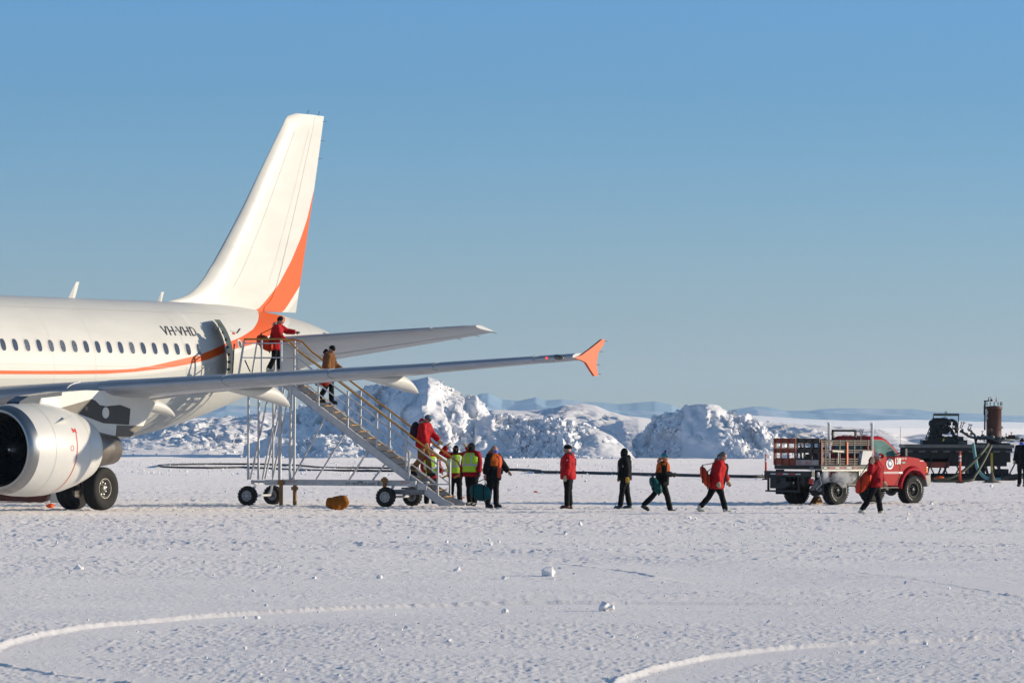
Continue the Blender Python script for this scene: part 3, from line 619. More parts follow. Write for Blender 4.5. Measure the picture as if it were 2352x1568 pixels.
# engines
def engine(side):
    cy, cz = side*5.75, 1.66; cc = (16.1, cy, cz); e = empty('engine', (0, 0, 0)); e.parent = plane
    LX = lambda pr: [(-x, r) for x, r in pr]
    m = MB(); m.lathe(LX([(9.98, 1.155), (10.4, 1.205), (10.9, 1.225), (11.4, 1.21), (12.0, 1.13), (12.5, 1.02), (12.9, .90), (13.12, .82), (13.12, .79), (12.7, .84), (12.2, .9)]), c=cc, n=64); cw = m.build('cowling', WHITE, e)
    m = MB(); m.lathe(LX([(9.98, 1.156), (9.80, 1.115), (9.70, 1.06), (9.67, 1.01), (9.69, .965), (9.76, .93), (9.95, .905)]), c=cc, n=64); m.build('intake_lip', STEEL, e)
    m = MB(); m.lathe(LX([(9.95, .905), (10.3, .88), (10.75, .885), (10.75, .02)]), c=cc, n=48); m.build('intake_duct', BLACK, e)
    m = MB()
    for k in range(32):
        a = 2*math.pi*k/32; r0, r1 = .27, .865; u0 = Vector((0, math.cos(a), math.sin(a))); t0 = Vector((0, -math.sin(a), math.cos(a)))
        c0 = Vector(cc)+Vector((-10.58, 0, 0)); m.add([c0+u0*r0-t0*.02+Vector((.05, 0, 0)), c0+u0*r0+t0*.02-Vector((.05, 0, 0)), c0+u0*r1+t0*.10-Vector((.04, 0, 0)), c0+u0*r1-t0*.04+Vector((.04, 0, 0))], [(0, 1, 2, 3)])
    m.build('fan_blades', mat('fan titanium', (.006, .006, .007), .8, spec=.08), e)
    m = MB(); m.lathe(LX([(10.18, .0), (10.22, .07), (10.32, .16), (10.45, .23), (10.58, .28)]), c=cc, n=28); sp = m.build('spinner', mat('spinner black', (.015, .015, .017), .3, coat=.6), e)
    m = MB(); m.ell((16.1-10.19, cy, cz), (.03, .05, .05)); m.build('spinner_tip', STEEL, sp)
    m = MB(); m.lathe(LX([(12.5, .66), (13.12, .60), (13.6, .52), (14.1, .45), (14.55, .40), (14.55, .37), (14.2, .38)]), c=cc, n=48); m.build('core_cowl', TITAN, e)
    m = MB(); m.lathe(LX([(14.0, .22), (14.4, .20), (14.8, .05), (14.83, .0)]), c=cc, n=24); m.lathe(LX([(14.2, .38), (14.2, .02)]), c=cc, n=32); m.build('exhaust_cone', TITAN, e)
    m = MB(); m.lathe(LX([(12.6, .9), (12.6, .55)]), c=cc, n=40); m.build('fan_exit', BLACK, e)
    # pylon with its coloured panels
    py = MB(); ol = [(10.25, 2.72), (10.4, 2.88), (10.75, 3.02), (11.4, 3.08), (12.2, 3.16), (13.2, 3.22), (15.6, 3.2), (16.3, 2.9), (15.75, 2.28), (15.17, 2.0), (13.9, 2.0), (13.0, 2.2), (11, 2.6)]
    py.prism([(16.1-a_, b_) for a_, b_ in ol], cy-.19, cy+.19, m=0); po = py.build('pylon', WHITE, e)
    def panel(nm, poly, mt_, pr_=.006):
        q = MB(); q.prism([(16.1-a_, b_) for a_, b_ in poly], cy-.19-pr_, cy+.19+pr_); return q.build(nm, mt_, po)
    panel('front_fairing', [(10.22, 2.70), (10.36, 2.90), (10.75, 3.05), (11.3, 3.10), (12.15, 3.18), (12.15, 3.07), (11.25, 3.0), (11.15, 2.74)], mat('dark chrome', (.10, .11, .13), .22, metal=.9), .012)
    panel('metal_panel', [(11.27, 2.76), (11.27, 2.985), (12.1, 3.05), (12.1, 2.74)], ALU, .010)
    panel('lower_brown_panel', [(12.12, 2.60), (12.12, 2.75), (13.35, 2.97), (13.42, 2.99), (12.9, 2.60)], BROWN, .008)
    bp = panel('black_panel', [(13.42, 2.99), (12.80, 2.62), (13.97, 2.35), (15.1, 2.31), (15.16, 2.74), (14.7, 2.84), (14.1, 2.80), (13.8, 2.83), (13.6, 2.95)], mat('black panel', (.035, .034, .033), .55), .012)
    panel('brown_panel', [(14.56, 2.30), (14.52, 2.0), (15.17, 1.995), (15.73, 2.28)], BROWN, .009)
    for X, Z, r_, mt_ in ((14.05, 2.63, .15, WHITE), (13.2, 2.74, .06, TITAN)):
        q = MB(); q.lathe([(0, r_), (.42, r_)], c=(16.1-X, cy-.21, Z), ax='y', n=24, cap='sep', sm=True); q.build('round_cover', mt_, po)
    # strake, latch arc and marks on the outer cowl
    def cwp(X, ang, off=.006):
        r_ = float(np.interp(X, [9.98, 10.4, 10.9, 11.4, 12.0, 12.5, 12.9, 13.12], [1.155, 1.205, 1.225, 1.21, 1.13, 1.02, .90, .82]))+off
        return (16.1-X, cy+side*r_*math.cos(ang), cz+r_*math.sin(ang))
    q = MB()
    for i in range(12):
        a0, a1 = R(20-7.5*i), R(20-7.5*(i+1)); x0, x1 = 11.55-.012*i, 11.55-.012*(i+1)
        q.add([cwp(x0-.02, a0), cwp(x0+.02, a0), cwp(x1+.02, a1), cwp(x1-.02, a1)], [(0, 1, 2, 3)])
    a0 = R(24)
    q.add([cwp(11.4, R(28)), cwp(11.55, R(26)), cwp(11.62, R(29)), cwp(11.62, R(20)), cwp(11.5, R(23)), cwp(11.42, R(21))], [(0, 1, 2, 3, 4, 5)])
    for k in range(18):
        t0, t1 = 2*math.pi*k/18, 2*math.pi*(k+1)/18; q.add([cwp(11.28+.075*math.cos(t), R(2)+.062*math.sin(t)) for t in (t0, t1)]+[cwp(11.28+.058*math.cos(t), R(2)+.048*math.sin(t)) for t in (t1, t0)], [(0, 1, 2, 3)])
    q.build('red_markings', RED, cw)
    q = MB()
    for X in (10.62, 12.25):
        for i in range(40): a0, a1 = R(95-5*i), R(95-5*(i+1)); q.add([cwp(X-.006, a0, .004), cwp(X+.006, a0, .004), cwp(X+.006, a1, .004), cwp(X-.006, a1, .004)], [(0, 1, 2, 3)])
    q.build('cowl_seams', SEAM, cw)
    q = MB(); q.loft([[cwp(10.75, R(33), 0), cwp(10.75, R(34), 0), cwp(10.8, R(34), .01), cwp(10.8, R(33), .01)], [cwp(11.35, R(38), -.01), cwp(11.35, R(40), -.01), cwp(11.45, R(40), .20), cwp(11.45, R(39), .20)]]); q.build('nacelle_strake', WHITE, cw)
    return e
engine(1); engine(-1)

# main landing gear
def tyre_mb(r, wd, hub, lugs=0, n=48, groove=True):
    m = MB(); w2 = wd/2
    pr = [(-w2*.72, hub), (-w2*.86, hub+.25*(r-hub)), (-w2, hub+.55*(r-hub)), (-w2*.93, r-.10*(r-hub)-.01), (-w2*.72, r-.01), (-w2*.38, r), (-w2*.36, r-.012), (-w2*.30, r-.012), (-w2*.28, r), (0, r), (w2*.28, r), (w2*.30, r-.012), (w2*.36, r-.012), (w2*.38, r), (w2*.72, r-.01), (w2*.93, r-.10*(r-hub)-.01), (w2, hub+.55*(r-hub)), (w2*.86, hub+.25*(r-hub)), (w2*.72, hub)]
    m.lathe(pr, ax='y', n=n)
    if lugs:
        for k in range(lugs):
            for s in (-1, 1):
                a = 2*math.pi*(k+(.5 if s > 0 else 0))/lugs; da = math.pi/lugs*.55
                for (y0, y1, sh_) in ((.06, .52, 0), (.56, 1.0, .35)):
                    rr = r+.016; ri = r-.03; P_ = []
                    for rad in (ri, rr if y1 < 1 else rr-.014):
                        for yy_, ao in ((y0, 0), (y1, .25+sh_)):
                            for sg in (-1, 1): t = a+sg*da+ao*math.pi/lugs; P_.append((rad*math.sin(t), s*w2*yy_, rad*math.cos(t)))
                    m.add(P_, [(0, 1, 3, 2), (4, 6, 7, 5), (0, 4, 5, 1), (2, 3, 7, 6), (0, 2, 6, 4), (1, 5, 7, 3)])
        if lugs >= 30:
            pass
    return m
def wheel(parent, c, r, wd, hub, style, lugs=0, rimmat=None, side=1, white_text=False, rz=0):
    """axis along local y; the face at +side*y is the outer one"""
    h = MB(); h.lathe([(-wd*.30, hub*.38), (side*0, hub*.40), (side*wd*.30, hub*.36), (side*wd*.36, hub*.22), (side*wd*.36, .001)], ax='y', n=20)
    ho = h.build('wheel', rimmat or DARK, parent, loc=c, rot=(0, 0, rz))
    tyre_mb(r, wd, hub, lugs).build('tyre', RUB, ho)
    q = MB(); s = side*wd*.36
    q.lathe([(s*.98, hub+.012), (s*1.06, hub+.004), (s*1.02, hub*.94), (s*.7, hub*.88), (s*.35, hub*.84), (s*.30, hub*.3), (-s*.4, hub*.3), (-s*.4, hub*.85), (-s*.95, hub+.004)], ax='y', n=36)
    if style == 'plane':
        for k in range(9):
            a = 2*math.pi*k/9; q.ell((hub*.62*math.sin(a), s*.36, hub*.62*math.cos(a)), (.045, .03, .045), n=8, k=5, m=1)
        q.lathe([(s*.3, hub*.34), (s*.85, hub*.30), (s*.95, hub*.2), (s*.95, .001)], ax='y', n=20)
    elif style == 'spoke':
        for k in range(8):
            a = 2*math.pi*k/8; d = Vector((math.sin(a), 0, math.cos(a))); q.beam(Vector((0, s*.55, 0))+d*hub*.2, Vector((0, s*.45, 0))+d*hub*.9, hub*.26, .03, up=(0, 1, 0))
        q.lathe([(s*.3, hub*.3), (s*.9, hub*.26), (s*.9, .001)], ax='y', n=16)
    else:
        q.lathe([(s*.2, hub*.34), (s*.8, hub*.3), (s*.85, .001)], ax='y', n=16)
        for k in range(8):
            a = 2*math.pi*k/8; q.ell((hub*.5*math.sin(a), s*.33, hub*.5*math.cos(a)), (.022, .05, .022), n=8, k=5, m=1)
    q.build('rim', [rimmat or DARK, STEEL], ho)
    if white_text:
        t = MB()
        for a0, word in ((R(60), 'ALL TERRAIN'), (R(240), 'ALL TERRAIN')):
            pass
        rr = (r+hub)/2
        for k in range(26):
            for base in (.3, 3.5):
                a = base+k*.038*1.6
                if k % 5 == 4: continue
                t.add([((rr+dr)*math.sin(a+da), side*(wd/2+.002), (rr+dr)*math.cos(a+da)) for da, dr in ((0, -.012), (.035, -.012), (.035, .012), (0, .012))], [(0, 1, 2, 3)])
        t.build('white_sidewall_lettering', WHITE, ho)
    return ho
RIMP = mat('wheel rim grey', (.30, .28, .25), .45, metal=.5, noise=(8, .3))
GEARM = mat('gear strut paint', (.16, .16, .17), .5, noise=(6, .4))
for side in (1, -1):
    g = empty('main_gear', (0, 0, 0)); g.parent = plane
    for yy_, sd_ in ((4.26, 1), (3.33, -1)): wheel(g, (0, side*yy_, .585), .585, .42, .27, 'plane', rimmat=RIMP, side=sd_*side)
    m = MB(); m.tube([(0, side*3.8, .585), (0, side*3.82, 1.3)], .085, n=14); m.tube([(0, side*3.82, 1.2), (.05, side*3.95, 2.9)], .13, n=16); m.tube([(0, side*3.3, .585), (0, side*4.3, .585)], .07, n=12)
    m.beam((-.14, side*3.8, .62), (-.34, side*3.8, .98), .16, .05); m.beam((-.34, side*3.8, .98), (-.14, side*3.82, 1.42), .16, .05)
    m.tube([(0, side*3.75, 1.5), (-.05, side*2.2, 2.5)], .06, n=10); m.tube([(.1, side*3.9, 1.2), (.9, side*3.9, 2.7)], .035, n=8)
    m.build('gear_strut', GEARM, g)
    m = MB(); m.tube([(-.18, side*3.7, .7), (-.28, side*3.72, 1.2), (-.15, side*3.8, 1.8), (-.15, side*3.9, 2.6)], .018, n=6); m.tube([(.15, side*3.7, .6), (.2, side*3.72, 1.2), (.15, side*3.8, 2.2)], .018, n=6); m.build('brake_hoses', BLACK, g)
    m = MB(); m.box((-.45, side*4.62, 1.3), (.45, side*4.66, 2.9), ch=.01) if False else m.prism([(-.35, 1.45), (.35, 1.45), (.5, 2.9), (-.5, 2.9)], side*4.30, side*4.33); m.build('gear_door', WHITE, g)
g = empty('nose_gear', (0, 0, 0)); g.parent = plane
for yy_ in (.25, -.25): wheel(g, (11.04, yy_, .38), .38, .22, .19, 'plane', rimmat=RIMP, side=1 if yy_ > 0 else -1)
m = MB(); m.tube([(11.04, 0, .38), (11.2, 0, 2.0)], .08, n=12); m.tube([(11.04, -.3, .38), (11.04, .3, .38)], .05, n=10); m.build('gear_strut', GEARM, g)
# ================================================================ boarding stairs (x along the flight, y away from the camera side, z up)
GALV = mat('galvanised steel', (.60, .60, .61), .5, metal=.1, noise=(5, .18))
GALVD = mat('worn step metal', (.26, .26, .27), .6, metal=.3, noise=(9, .3))
YEL = mat('ochre paint', (.52, .25, .025), .45, noise=(7, .2))
OCH = mat('rusty ochre steel', (.33, .15, .03), .6, noise=(8, .35))
TYR = mat('black tyre', (.012, .012, .012), .8, bump=(25, .4, .01))
st = tag(empty('boarding_stairs', (-7.58, 136.4, 0), R(-20)), 'wheeled white aircraft boarding stairs with yellow handrails, reaching up to the rear door', 'boarding stairs')
st.scale = (.967, .982, .985)
def pb(nm, m_, mt_, par=None, **k): return m_.build(nm, mt_, par or st, **k)
YN, YF = .45, 1.45
def lerp(a, b, t): return a+(b-a)*t
SL = -.686
tz_ = lambda x: 3.67+SL*(x-1.13)      # nose line of the treads
for y in (YN, YF):      # stringers
    m = MB(); a, b = (.92, tz_(.92)-.13), (6.22, tz_(6.22)-.03)
    m.loft([[(a[0], y-.03, a[1]-.19), (a[0], y+.03, a[1]-.19), (a[0], y+.03, a[1]+.03), (a[0], y-.03, a[1]+.03)], [(5.95, y-.03, tz_(5.95)-.32), (5.95, y+.03, tz_(5.95)-.32), (5.95, y+.03, tz_(5.95)-.08), (5.95, y-.03, tz_(5.95)-.08)], [(6.30, y-.03, .03), (6.30, y+.03, .03), (6.38, y+.03, .10), (6.38, y-.03, .10)]])
    m.beam((.92, y, tz_(.92)-.09), (6.3, y, tz_(6.3)-.06), .10, .012); m.beam((.92, y, tz_(.92)-.33), (5.95, y, tz_(5.95)-.33), .10, .012)
    pb('stringer', m, GALV)
for k in range(19):
    x = 1.13+.272*k; z = 3.67-.1865*k
    m = MB(); m.box((x-.20, YN+.035, z-.025), (x+.04, YF-.035, z)); t = pb('tread', m, GALVD)
    m = MB(); m.box((x+.04, YN+.10, z-.018), (x+.062, YF-.10, z+.008)); m.box((x+.0, YN+.10, z+.001), (x+.04, YF-.10, z+.006)); n_ = m.build('tread_nosing', YEL, t)
# platform
m = MB(); m.box((-.55, YN-.03, 3.74), (1.0, YF+.03, 3.85)); pb('platform_deck', m, GALV)
m = MB(); m.box((-.75, YN-.02, 3.80), (-.55, YF+.02, 3.84)); pb('bridge_plate', m, RUB)
def post(x, y, z0, z1, w_=.05, x1=None): m = MB(); m.beam((x, y, z0), (x if x1 is None else x1, y, z1), w_, w_, up=(0, 1, 0)); return pb('post', m, GALV)
hr = lambda x: tz_(x)+1.04
for y in (YN, YF):
    post(-.50, y, 3.85, 4.84, x1=-.33); post(.24, y, 3.60, 4.84); post(.87, y, 3.6, 4.84)
    if y == YN: post(1.37, y, tz_(1.37)-.2, 4.60)
    for x in (2.07, 3.01, 3.94, 4.87, 5.87): post(x, y, tz_(x)-.25, hr(x)-.06)
    m = MB()
    m.tube([(-.33, y, 4.86), (.90, y, 4.86), (1.12, y, 4.80), (1.45, y, hr(1.45)), (5.95, y, hr(5.95)), (6.12, y, hr(6.12)), (6.22, y, hr(6.22)-.14), (6.17, y, hr(6.22)-.30), (6.0, y, .84)], .028, n=8); pb('handrail', m, YEL)
    for dz in (.22, .52, .80):
        m = MB(); m.beam((1.3, y, hr(1.3)-dz), (5.87, y, hr(5.87)-dz), .03, .03); pb('guard_rail', m, GALV)
    for z in (4.74, 4.32):
        m = MB(); m.beam((-.36 if z > 4.5 else -.42, y, z), (1.1 if z > 4.5 else 1.0, y, z), .03, .03); pb('guard_rail', m, GALV)
m = MB(); m.beam((5.87, YN, .66), (6.27, YN, .66), .04, .04); m.beam((6.25, YN, .66), (6.25, YN, 1.30), .04, .04); m.beam((6.25, YN, 1.30), (5.9, YN, 1.36), .035, .035); m.beam((5.0, YN-.05, .64), (5.87, YN-.05, .66), .04, .04); pb('gate_frame', m, GALV)
m = MB(); m.beam((4.99, YN-.07, .55), (4.99, YN-.07, 1.60), .06, .06); m.beam((4.99, YN-.07, 1.6), (4.87, YN-.03, 1.66), .05, .05); pb('post', m, GALV)
m = MB(); m.beam((-.55, .1, 3.86), (-.5, .1, 4.72), .03, .03); m.beam((-.12, YN-.02, 3.9), (-.30, YN-.02, 4.25), .03, .03); pb('brace', m, DARK)
# undercarriage
for y in (.32, 1.58):
    m = MB(); m.box((.43, y-.05, .60), (5.24, y+.05, .755)); m.box((-.02, y-.045, .66), (.43, y+.045, .74)); pb('base_beam', m, GALV)
for x in (0.0, .95, 2.4, 4.3, 5.2): m = MB(); m.box((x-.05, .37, .62), (x+.05, 1.53, .73)); pb('cross_beam', m, GALV)
for y in (.40, 1.50):
    for x, zt, w_ in (((-.16, 3.74, .055), (.17, 3.74, .055), (.86, 3.74, .085), (1.19, 3.5, .065)) if y < 1 else ((.17, 3.74, .05), (.86, 3.74, .06))):
        m = MB(); m.beam((x, y, .755), (x, y if zt > 3.6 else y+.02*(1 if y < 1 else -1), zt), w_, w_, up=(0, 1, 0)); pb('support_leg', m, GALV)
    for a, b in [q for i_, q in enumerate((((-.10, .76), (.52, 3.45)), ((.29, .76), (.85, 3.45)), ((.62, .76), (1.15, 3.4)), ((.9, .76), (.75, 3.6)), ((1.24, .76), (2.32, 2.60)), ((1.56, .76), (2.66, 2.38)), ((3.07, .76), (3.70, 1.66)), ((3.38, .76), (3.98, 1.47)))) if (y < 1 and i_ not in (3, 5, 7)) or (y > 1 and i_ in (0, 5, 7))]:
        m = MB(); m.beam((a[0], y+.03, a[1]), (b[0], y+.03, b[1]), .045, .045, up=(0, 1, 0)); pb('diagonal_brace', m, GALV)
    m = MB(); m.box((5.12, y-.06, .58), (5.22, y+.06, tz_(5.17)-.2)); pb('support_leg', m, GALV)
WR = mat('silver steel wheel', (.42, .43, .45), .4, metal=.5)
for x, y, sd_ in ((0, 0, -1), (4.41, 0, -1), (0, 1.9, 1), (4.50, 1.9, 1)):
    h = wheel(st, (x, y, .285), .275, .24, .15, 'spoke', lugs=18, rimmat=WR, side=sd_); [None for c in []]
for x in (0, 4.41):
    m = MB(); m.tube([(x, .12, .285), (x+(.05 if x > 1 else 0), 1.78, .285)], .035, n=8); m.beam((x, .2, .30), (x+.12, .32, .62), .05, .07); m.beam((x, 1.7, .30), (x+.12, 1.58, .62), .05, .07); pb('axle', m, GALV)
m = MB(); m.box((4.5, .35, .36), (5.45, .47, .50)); m.box((4.5, 1.4, .36), (5.45, 1.52, .50)); m.box((5.2, .47, .38), (5.3, 1.4, .48)); m.beam((4.8, .9, .42), (6.0, .9, .30), .06, .05); m.box((4.7, .5, .505), (5.3, 1.4, .56)); pb('front_bogie', m, GALVD)
for x, z0, z1 in ((.98, .02, .76), (1.42, .03, .60), (4.28, .40, .86)):
    m = MB(); m.box((x-.045, .18, z0), (x+.045, .262, z1)); m.box((x-.09, .16, z1-.14), (x+.09, .262, z1-.04)); pb('stabiliser_leg', m, OCH)
m = MB(); m.text('AIR NEW ZEALAND', .105, lambda x, y, z: (3.02+x*1.02, .266, .628+y)); pb('lettering', m, INK)
m = MB()      # looped fern emblem
pts = [(.03+.045*math.cos(a)*(.5+a/7), .0+.062*math.sin(a)*(.5+a/7)) for a in np.linspace(.6, 5.6, 22)]
m.tube([(4.06+x, .264, .675+z) for x, z in pts], .008, n=5)
for dz in (.0, -.02): m.beam((4.05, .264, .675+dz), (4.14, .264, .678+dz), .005, .008)
pb('emblem', m, INK)
for x, body in ((1.32, 'RAISE STABILISER\nFOR TOWING'), (4.92, 'LIFT LEGS CLEAR\nFOR TOWING')):
    m = MB(); m.text(body, .038, lambda a, b, z: (x+a, .266, .715+b), align='CENTER'); pb('red_lettering', m, RED)
m = MB(); m.box((3.42, .262, .70), (3.56, .268, .73)); pb('maker_plate', m, BROWN)
m = MB(); m.box((5.28, .33, .50), (5.56, .37, .66)); pb('number_plate', m, GALV)

# ================================================================ the red flatbed truck (x forward, y to its far side, z up)
TRED = mat('truck red paint', (.42, .004, .013), .55, coat=.35, noise=(2, .15), spec=.1); TRED.node_tree.nodes['Principled BSDF'].inputs['Coat Roughness'].default_value = .03
TGL = mat('tinted green glass', (.12, .25, .23), .6, noise=(3, .5), spec=.08)
TBLK = mat('black chassis', (.012, .012, .013), .5, noise=(7, .3))
RUST = mat('chipped rack steel', (.035, .03, .028), .55, metal=.3, noise=(14, .5, (.055, .038, .03)))
RACKO = mat('orange brown rack paint', (.30, .045, .015), .55, noise=(6, .25))
DIAM = mat('diamond plate', (.50, .48, .43), .4, metal=.3, bump=(60, .8, .02))
WPVC = mat('white plastic pipe', (.70, .70, .69), .45)
REFR = mat('red reflector', (.45, .02, .015), .35); REFW = mat('white reflector', (.62, .62, .60), .35)
AMB = mat('amber lens', (.65, .16, .01), .2, coat=1.0)
MGREY = mat('grey bumper plastic', (.28, .26, .23), .5, noise=(6, .2))
tk = tag(empty('pickup_truck', (9.705, 141.0, 0), R(43)), 'red lifted flatbed pickup truck with stake sides, a white 138 on its door', 'pickup truck')
def tb(nm, m_, mt_, par=None, bev=0, **k):
    o = m_.build(nm, mt_, par or tk, **k)
    if bev: b = o.modifiers.new('b', 'BEVEL'); b.width = bev; b.segments = 3; b.limit_method = 'ANGLE'; b.angle_limit = R(35); o.data.polygons.foreach_set('use_smooth', [True]*len(o.data.polygons)); w_ = o.modifiers.new('w', 'WEIGHTED_NORMAL')
    return o
WB = 3.33
def arch(cx, r, a0, a1, n=14): return [(cx+r*math.cos(R(a0+(a1-a0)*i/n)), .46+r*math.sin(R(a0+(a1-a0)*i/n))) for i in range(n+1)]
# front clip and doors: profile with wheel arch, narrower at the hood
prof = [(1.46, .60), (1.46, 1.44), (2.72, 1.45), (2.95, 1.435), (3.3, 1.41), (3.6, 1.37), (3.85, 1.30), (3.96, 1.22), (4.0, 1.08), (4.0, .90), (3.86, .86)]+arch(WB, .53, 42, 176)[1:]+[(2.74, .56), (2.66, .54), (1.50, .56)]
m = MB(); m.prism(prof, .04, 1.80); body = tb('body', m, TRED, bev=.035)
# power bulge of the hood and fender flares
m = MB(); m.loft([[(2.80, .45, 1.44), (2.80, 1.40, 1.44), (2.80, 1.30, 1.50), (2.80, .55, 1.50)], [(3.4, .45, 1.37), (3.4, 1.40, 1.37), (3.4, 1.30, 1.47), (3.4, .55, 1.47)], [(3.86, .5, 1.27), (3.86, 1.35, 1.27), (3.86, 1.27, 1.33), (3.86, .6, 1.33)]]); tb('hood', m, TRED, bev=.03)
for y, s in ((.04, -1), (1.80, 1)):
    m = MB(); rg = []
    for i in range(19):
        a = R(30+150*i/18); c0 = (WB+.55*math.cos(a), .46+.55*math.sin(a)); c1 = (WB+.67*math.cos(a), .46+.70*math.sin(a))
        rg.append([(c0[0], y-.01*s, c0[1]), (c0[0], y+.075*s, c0[1]), ((c0[0]*.7+c1[0]*.3), y+.085*s, c0[1]*.7+c1[1]*.3), (c1[0], y-.01*s, c1[1])])
    m.loft(rg, sm=True); tb('fender', m, TRED)
# cab top
m = MB()
def cabring(z, x0, x1, y0, y1): 
    c = .07; return [(x0, y0+c, z), (x0+c, y0, z), (x1-c, y0, z), (x1, y0+c*1.5, z), (x1, y1-c*1.5, z), (x1-c, y1, z), (x0+c, y1, z), (x0, y1-c, z)]
m.loft([cabring(1.43, 1.47, 2.92, .05, 1.79), cabring(1.72, 1.49, 2.60, .10, 1.74), cabring(1.93, 1.51, 2.34, .15, 1.69), cabring(2.01, 1.53, 2.20, .20, 1.64), cabring(2.045, 1.58, 2.10, .28, 1.56)], sm=False)
cab = tb('cab', m, TRED, bev=.03)
def cy_(z): return float(np.interp(z, [1.43, 1.72, 1.93, 2.01], [.05, .10, .15, .20]))
def sidepane(poly, nm, mt_, par, off=.006):
    m = MB(); n = len(poly); vs = [(x, cy_(z)-off, z) for x, z in poly]+[(x, cy_(z)+.02, z) for x, z in poly]; m.add(vs, [tuple(range(n))]+[(i, (i+1) % n, n+(i+1) % n, n+i) for i in range(n)]); return tb(nm, m, mt_, par)
sidepane([(1.74, 1.44), (1.72, 1.5), (1.68, 1.72), (1.66, 1.90), (1.72, 1.915), (2.08, 1.90), (2.20, 1.85), (2.42, 1.70), (2.64, 1.50), (2.66, 1.44)], 'side_window', TGL, cab, .012)
sidepane([(1.71, 1.43), (1.64, 1.73), (1.62, 1.94), (2.10, 1.925), (2.23, 1.87), (2.46, 1.71), (2.70, 1.46), (2.70, 1.42), (1.71, 1.42)], 'window_trim', BLACK, cab, .006)
m = MB(); m.tube([(2.36+.07*math.cos(a), .075, 1.60+.09*math.sin(a)) for a in np.linspace(0, 2*math.pi, 20)], .009, n=6); tb('steering_wheel', m, BLACK, cab)
m = MB(); m.add([(2.83, .25, 1.47), (2.83, 1.6, 1.47), (2.33, 1.5, 1.88), (2.33, .34, 1.88)], [(0, 1, 2, 3)]); m.v = [(x+.035, y, z+.025) for x, y, z in m.v]; tb('windscreen', m, TGL, cab)
m = MB(); m.box((1.462, .35, 1.50), (1.48, 1.50, 1.86)); tb('rear_window', m, TGL, cab); m = MB(); m.box((1.468, .31, 1.46), (1.485, 1.54, 1.90)); tb('rear_window_frame', m, BLACK, cab)
for y in (.35, .63, .92, 1.20, 1.49):
    m = MB(); m.ell((1.82, y, 2.045), (.05, .045, .025), n=10, k=6); tb('roof_marker_light', m, AMB, cab)
# door lines, mouldings, emblem, number
m = MB(); sd = .0335
for a, b in (((2.76, 1.44), (2.76, .95)), ((2.76, .95), (2.70, .75)), ((2.70, .75), (2.55, .57)), ((1.60, 1.44), (1.62, .58))): m.beam((a[0], sd, a[1]), (b[0], sd, b[1]), .012, .008)
tb('door_seam', m, BLACK, body)
for z in (.965, .925): m = MB(); m.box((1.62, .026, z-.008), (2.86, .038, z+.008)); tb('door_moulding', m, WPVC, body)
m = MB(); m.box((2.70, .024, .915), (2.86, .036, .955)); tb('door_moulding', m, WPVC, body)
m = MB(); m.box((1.72, .01, 1.30), (1.86, .04, 1.33)); tb('door_handle', m, BLACK, body)
def disc(x, z, r0, r1, y, mt_, nm):
    m = MB(); n = 28; m.add([(x+r1*math.cos(2*math.pi*k/n), y, z+r1*math.sin(2*math.pi*k/n)) for k in range(n)]+[(x+r0*math.cos(2*math.pi*k/n), y, z+r0*math.sin(2*math.pi*k/n)) for k in range(n)], [(k, (k+1) % n, n+(k+1) % n, n+k) for k in range(n)]); return tb(nm, m, mt_, body)
disc(2.30, 1.205, .115, .165, .030, WPVC, 'emblem_ring'); disc(2.30, 1.205, .0, .117, .0315, mat('navy emblem', (.02, .02, .16), .4), 'emblem_field'); disc(2.30, 1.205, .160, .170, .029, RED, 'emblem_edge')
m = MB(); an = [(-.055, .02), (-.075, .075), (-.05, .045), (-.03, .07), (.02, .075), (.065, .045), (.075, 0), (.06, -.04), (.03, -.035), (.01, -.06), (-.02, -.06), (-.01, -.02), (-.045, -.005)]
m.add([(2.30+x, .0285, 1.205+z) for x, z in an], [tuple(range(len(an)))]); tb('emblem_continent', m, WPVC, body)
m = MB(); m.text('138', .25, lambda x, y, z: (2.50+x*.76, .0265, 1.2055+y), bold=.008); tb('number_lettering', m, WPVC, body)
m = MB(); m.box((2.82, .026, 1.215), (3.0, .036, 1.27)); tb('badge', m, DARK, body); m = MB(); m.text('F-350', .06, lambda x, y, z: (2.828+x, .024, 1.222+y)); tb('badge_lettering', m, WPVC, body)
m = MB(); m.text('AL00138', .075, lambda x, y, z: (2.76+x, .03-.0, 1.345+y*.9)); tb('hood_lettering', m, WPVC, body)
m = MB(); m.box((3.64, .03, 1.285), (3.80, .045, 1.305)); tb('hood_trim', m, WPVC, body)
m = MB(); m.box((3.90, .03, .93), (4.012, .30, 1.12)); tb('headlight', m, AMB, body, bev=.02); m = MB(); m.box((3.90, 1.54, .93), (4.012, 1.81, 1.12)); tb('headlight', m, AMB, body, bev=.02)
m = MB(); m.box((3.99, .33, .92), (4.03, 1.51, 1.14)); tb('grille', m, BLACK, body)
m = MB(); m.prism([(3.82, .86), (4.10, .90), (4.12, .68), (4.06, .56), (3.93, .50)], .0, 1.84); tb('front_bumper', m, MGREY, bev=.04)
# mirror
m = MB(); m.box((2.60, -.30, 1.42), (2.74, -.08, 1.66), ch=.03); mi = tb('wing_mirror', m, BLACK); m = MB(); m.beam((2.62, -.1, 1.55), (2.60, .08, 1.5), .03, .03); m.beam((2.62, -.1, 1.46), (2.60, .06, 1.44), .03, .03); m.build('mirror_arm', BLACK, mi)
m = MB(); m.box((2.60, 1.92, 1.42), (2.74, 2.12, 1.66), ch=.03); mi = tb('wing_mirror', m, BLACK); m = MB(); m.beam((2.66, 1.95, 1.52), (2.66, 1.78, 1.48), .03, .03); m.build('mirror_arm', BLACK, mi)
m = MB(); m.tube([(2.85, .12, 1.42), (2.86, .12, 2.32)], .006, n=5); tb('aerial', m, DARK)
